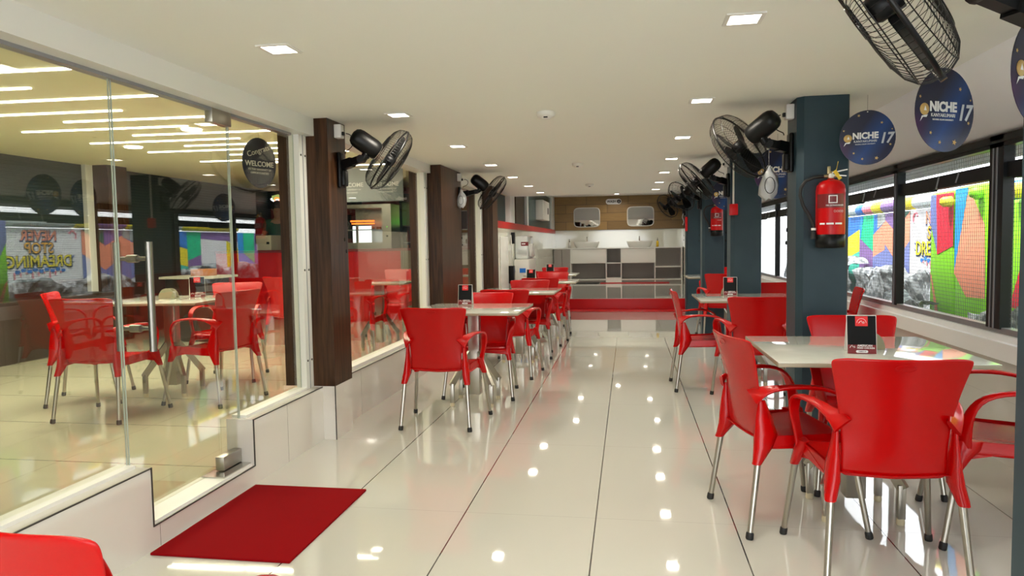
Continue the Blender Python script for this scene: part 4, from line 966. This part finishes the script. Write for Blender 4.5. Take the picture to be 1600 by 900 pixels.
part('support', MB().m('brown').box((-6.85, 12.7, .321), (-6.6, 12.99, 1.32)), o)
# inner dark cabinet by the back
o = empty('low_cabinet', (-6.6, 5.3, IF), 0, 'dark brown low cabinet along the far inner wall', 'cabinet')
part('body', MB().m('brown').box((-6.87, 2.5, IF), (-6.45, 8.1, .78), .01), o)
part('door_lines', MB().m('beige').box((-6.448, 5.6, .66), (-6.444, 6.3, .665)).box((-6.448, 6.3, .3), (-6.444, 6.305, .665)), o)
o = empty('serving_trolley', (-5.0, 7.6, IF), 0, 'dark cabinet with a pale top inside, behind the facing red chair', 'cabinet')
part('body', MB().m('brown').box((-5.9, 8.3, IF), (-5.3, 8.8, .92), .01), o); part('worktop', MB().m('beige').box((-5.95, 8.25, .9205), (-5.2, 8.85, .95)), o)
o = MB().m('food').box((-5.6, 8.4, 0), (-5.35, 8.6, .09), .004).build('cardboard_box', origin=(-5.5, 8.5, 0)); o.location.z = .9505; tag(o, 'small brown cardboard box on the pale cabinet top inside', 'box')

# the person in the green shirt behind the counter
def skin_body(name, verts, edges, radii, m, parent, sub=2):
    me = bpy.data.meshes.new(name); me.from_pydata(verts, edges, []); ob = bpy.data.objects.new(name, me); C.objects.link(ob)
    md = ob.modifiers.new('k', 'SKIN'); md.use_smooth_shade = True
    for i, r in enumerate(radii): me.skin_vertices[0].data[i].radius = (r if isinstance(r, tuple) else (r, r))
    me.skin_vertices[0].data[0].use_root = True
    s_ = ob.modifiers.new('s', 'SUBSURF'); s_.levels = sub; s_.render_levels = sub
    bpy.context.view_layer.update(); me2 = bpy.data.meshes.new_from_object(ob.evaluated_get(bpy.context.evaluated_depsgraph_get()))
    ob.modifiers.clear(); ob.data = me2; me2.materials.clear(); me2.materials.append(M[m]); me2.polygons.foreach_set('use_smooth', [True]*len(me2.polygons)); ob.parent = parent; return ob
sbox('floor_counter', (-6.85, 11.66, IF-.01), (-2.3, 13, .32), 'brown')
pr = empty('person', (-6.22, 11.98, .322), math.radians(200), 'person in a dark green shirt and black trousers standing behind the red counter', 'person')
# skeleton: pelvis, spine, neck, head, arms, legs
vv = [(0, 0, .98), (0, 0, 1.12), (0, .01, 1.28), (0, .01, 1.42), (0, .0, 1.50), (0, .015, 1.58), (0, .02, 1.68), (0, .01, 1.76),
      (.19, .0, 1.42), (.25, .03, 1.18), (.20, .20, 1.05), (.17, .27, 1.04), (-.19, 0, 1.42), (-.25, .03, 1.18), (-.20, .20, 1.05), (-.17, .27, 1.04),
      (.10, 0, .90), (.11, .02, .50), (.11, -.01, .09), (.11, .12, .04), (-.10, 0, .90), (-.11, .02, .50), (-.11, -.01, .09), (-.11, .12, .04)]
ee = [(0, 1), (1, 2), (2, 3), (3, 4), (4, 5), (5, 6), (6, 7), (3, 8), (8, 9), (9, 10), (10, 11), (3, 12), (12, 13), (13, 14), (14, 15), (0, 16), (16, 17), (17, 18), (18, 19), (0, 20), (20, 21), (21, 22), (22, 23)]
rr = [(.15, .10), (.14, .10), (.16, .11), (.15, .10), .055, .075, .085, .06, .06, .045, .032, .03, .06, .045, .032, .03, .085, .058, .042, .035, .085, .058, .042, .035]
body = skin_body('body', vv, ee, rr, 'skin', pr)
tv = [(0, 0, .92), (0, 0, 1.12), (0, .01, 1.28), (0, .01, 1.42), (0, .005, 1.49), (.19, .0, 1.43), (.235, .015, 1.25), (-.19, 0, 1.43), (-.235, .015, 1.25)]
skin_body('shirt', tv, [(0, 1), (1, 2), (2, 3), (3, 4), (3, 5), (5, 6), (3, 7), (7, 8)], [(.185, .13), (.17, .125), (.185, .135), (.18, .125), .065, .075, .065, .075, .065], 'greenshirt', pr)
skin_body('trousers', [(0, 0, .98), (.10, 0, .88), (.115, .02, .50), (.115, -.01, .08), (-.10, 0, .88), (-.115, .02, .50), (-.115, -.01, .08)], [(0, 1), (1, 2), (2, 3), (0, 4), (4, 5), (5, 6)], [(.165, .115), .10, .072, .06, .10, .072, .06], 'darkpants', pr)
mb = MB().m('hair'); rings = []
for k in range(9):
    t = k/8; z = 1.66+.165*t; r = .098*math.sqrt(max(0, 1-((t-.25)/.76)**2))+.002
    rings.append([(r*math.cos(a), .005+r*1.12*math.sin(a)-(.03 if t < .3 else 0)*(1-t), z) for a in [2*PI*q/16 for q in range(16)]])
mb.loft(rings); mb.build('hair', pr)
mb = MB().m('skin').lathe([(0, -.014), (.012, -.006), (.010, .008), (0, .016)], (0, .108, 1.66), n=8)
for s in (-1, 1): mb.lathe([(0, -.02), (.012, -.01), (.014, .01), (0, .02)], (.088*s, .015, 1.665), n=8)
mb.m('hair').lathe([(0, -.006), (.008, 0), (0, .006)], (.03, .10, 1.69), n=8).lathe([(0, -.006), (.008, 0), (0, .006)], (-.03, .10, 1.69), n=8).m('redmat').box((-.02, .095, 1.615), (.02, .105, 1.62)); mb.build('face', pr)
for s in (-1, 1):
    mb = MB().m('skin'); mb.tube([(.17*s, .27, 1.04), (.165*s, .32, 1.03), (.162*s, .35, 1.025)], [.030, .036, .030], 10)
    for k in range(4): mb.tube([((.143+.013*k)*s, .345, 1.03), ((.142+.013*k)*s, .385+.006*(k in (1, 2)), 1.022), ((.142+.013*k)*s, .405+.006*(k in (1, 2)), .998)], [.0085, .008, .0065], 7)
    mb.tube([(.140*s, .30, 1.03), (.118*s, .33, 1.02), (.112*s, .355, 1.01)], [.011, .010, .008], 7); mb.build('hand', pr)

# ------------------------------------------------------------------ wash area at the back
o = empty('wash_cabinet', (-.3, 19.6, PZ), 0, 'long white and grey wash cabinet against the back wall', 'cabinet')
YB = 19.42
part('worktop', MB().m('ceramic').box((-2.03, YB-.03, 1.125), (1.43, 19.985, 1.155), .004), o)
part('back_panel', MB().m('cab_grey').box((-2.03, 19.93, PZ+.06), (1.43, 19.98, 1.12)), o)
part('plinth', MB().m('cab_grey').box((-2.03, YB+.05, PZ), (1.43, 19.93, PZ+.07)), o)
W = MB().m('cab_white')
for x in (-1.56, -.60, -.20, .70, 1.40): W.box((x-.013, YB, PZ), (x+.013, 19.93, 1.12))
W.box((-.6, YB, .72), (-.2, 19.93, .745)).box((.7, YB, .61), (1.4, 19.93, .635)).box((-1.56, YB, PZ+.06), (1.4, 19.93, PZ+.085)).box((-.6, YB-.002, PZ), (-.2, YB+.3, PZ+.13)); part('divider', W, o)
for x0, x1 in ((-1.545, -.615), (-.185, .685)): part('front_panel', MB().m('cab_white').box((x0, YB-.012, .735), (x1, YB+.01, 1.118), .003), o)
for x0, x1 in ((-2.02, -1.81), (-1.80, -1.575)):
    part('door', MB().m('cab_grey').box((x0, YB-.008, PZ+.03), (x1, YB+.01, 1.115), .003), o)
def basin(cx, label):
    o = empty('wash_basin', (cx, 19.62, 1.155), 0, label, 'basin', 'white counter basins')
    A, B = .345, .20; out = []; n_ = 40
    def sq(a, A_, B_, z, e=3.2): 
        c, s = math.cos(a), math.sin(a); return (A_*abs(c)**(2/e)*(1 if c >= 0 else -1), B_*abs(s)**(2/e)*(1 if s >= 0 else -1), z)
    rings = [[sq(2*PI*k/n_, A_, B_, z) for k in range(n_)] for A_, B_, z in ((.27, .15, 0), (.30, .165, .03), (.335, .19, .11), (.345, .20, .165), (.342, .198, .172), (.325, .182, .168), (.28, .15, .07), (.12, .06, .045), (.01, .01, .043))]
    MB().m('ceramic').loft(rings).build('bowl', o)
    t = MB().m('chrome').tube([(0, .25, 0), (0, .25, .27)], .017, 14); t.tube([(0, .25, .24), (0, .20, .255), (0, .14, .235)], .012, 10).bar((0, .25, .275), (0, .29, .30), .02, .01); t.build('tap', o)
basin(-1.14, 'white rectangular basin below the left mirror'); basin(.295, 'white rectangular basin below the right mirror')
def mirror_(cx, label):
    o = empty('wall_mirror', (cx, 19.955, 2.0), 0, label, 'mirror', 'rounded mirrors over the basins')
    def rr_(A_, B_): return [(A_*abs(math.cos(a))**.32*(1 if math.cos(a) >= 0 else -1)*(1+.02*math.cos(2*a)), 0, B_*abs(math.sin(a))**.32*(1 if math.sin(a) >= 0 else -1)) for a in [2*PI*(k+.5)/48 for k in range(48)]]
    MB().m('plastic_w').poly(rr_(.36, .275), (0, -.012, 0)).build('lit_edge', o); MB().m('mirror').poly([(p[0], -.012, p[2]) for p in rr_(.34, .255)], (0, -.004, 0)).build('glass', o)
mirror_(-1.14, 'rounded mirror over the left basin'); mirror_(.33, 'rounded mirror over the right basin')
def bottle(cx, body, label):
    o = empty('soap_bottle', (cx, 19.55, 1.1555), 0, label, 'soap bottle', 'pump bottles by the basins')
    MB().m(body).lathe([(0, 0), (.034, .002), (.036, .12), (.030, .15), (.012, .165), (.012, .175), (0, .175)], (0, 0, 0), n=18).build('bottle', o)
    MB().m('black').lathe([(.014, .17), (.014, .195), (.005, .197), (.005, .235), (0, .235)], (0, 0, 0), n=14).box((-.008, -.045, .225), (.008, .01, .24)).build('pump', o)
bottle(-1.60, 'glassbottle', 'clear pump soap bottle left of the left basin'); bottle(.77, 'yellow', 'yellow pump soap bottle right of the right basin')
o = empty('wash_sign', (-.40, 19.95, 2.42), 0, 'small pill shaped WASH sign with a hand symbol on the oak wall', 'sign')
def pill(A_, B_, y): return [(A_-B_+B_*math.cos(a), y, B_*math.sin(a)) for a in [-PI/2+PI*k/10 for k in range(11)]]+[(-(A_-B_)+B_*math.cos(a), y, B_*math.sin(a)) for a in [PI/2+PI*k/10 for k in range(11)]]
MB().m('txtw').poly(pill(.215, .075, 0), (0, -.008, 0)).build('border', o); MB().m('txtw').poly(pill(.20, .06, -.008), (0, -.003, 0)).build('plate', o)
text('WASH', .095, 'txtblack', o, (-.055, -.012, 0), (1, 0, 0), (0, 0, 1), bold=.003, sx=.9)
MB().m('txtblack').lathe([(0, .003), (.052, .003), (.055, 0)], (.145, -.0112, 0), (0, -1, 0), 24).build('symbol_disc', o)
MB().m('txtw').tube([(.12, -.016, -.02), (.145, -.016, -.012), (.17, -.016, -.02)], .006, 6).lathe([(0, -.012), (.01, -.002), (0, .018)], (.148, -.018, .018), n=8).build('hand_symbol', o)
for x0, x1, m_, lab in ((-.75, 1.05, 'redpaint', 'long thin red mat in front of the wash cabinet'), (-1.45, -.78, 'rubber', 'black rubber mat in front of the wash cabinet')):
    tag(MB().m(m_).box((x0, 18.9, PZ+.001), (x1, 19.3, PZ+.012), .003).build('floor_mat', origin=((x0+x1)/2, 19.1, PZ)), lab, 'mat')

# water purifier, switch box and cabinet on the far left wall
o = empty('water_purifier', (-2.03, 13.3, .62), 0, 'white water purifier with a clear tank and blue display on the far left wall', 'water purifier')
part('lower_case', MB().m('plastic_w').box((-2.035, 12.6, .62), (-1.76, 13.6, 1.02), .02), o)
part('clear_tank', MB().m('glassbottle').box((-2.035, 12.75, 1.02), (-1.80, 13.5, 1.44), .03), o)
mb = MB().m('plastic_w')
for k in range(3): mb.lathe([(0, 0), (.035, 0), (.035, .22), (0, .24)], (-1.77, 12.9+.16*k, 1.06), n=14)
part('filter_bottle', mb, o); part('name_label', MB().m('cardred').box((-1.90, 12.595, 1.26), (-1.765, 12.60, 1.33)).m('txtw').box((-1.885, 12.593, 1.285), (-1.82, 12.5955, 1.305)), o)
part('display', MB().m('screen').box((-1.93, 12.594, .78), (-1.82, 12.60, .86)), o)
part('tube', MB().m('plastic_w').tube([(-2.03, 12.3, 1.45), (-2.0, 12.2, 1.2), (-2.02, 12.35, .9), (-2.0, 12.6, .8)], .008, 6), o)
tag(MB().m('black').box((-2.038, 12.35, 1.30), (-1.98, 12.47, 1.50), .004).build('door_closer', origin=(-2.01, 12.4, 1.4)), 'small black switch bar on the white tiles above the purifier', 'switch')
tag(MB().m('black').box((-2.038, 12.05, .62), (-1.95, 12.2, .92), .004).build('black_switch_box', origin=(-2.0, 12.1, .8)), 'black upright box on the wall left of the purifier', 'box')
o = empty('meter_box', (-2.03, 16.6, 1.9), 0, 'white electrical box high on the far left wall beside the oak wall', 'electrical box')
part('case', MB().m('plastic_w').box((-2.13, 16.3, 1.85), (-1.93, 17.6, 2.3), .01), o); part('slot', MB().m('black').box((-1.929, 17.2, 2.0), (-1.925, 17.4, 2.15)), o)
mb = MB().m('white_al').box((-2.038, 11.25, .3), (-2.02, 11.95, 1.42), .004)
tag(mb.build('wall_door_panel', origin=(-2.03, 11.6, .8)), 'white tall panel on the tiled wall right of the third walnut pillar', 'panel')
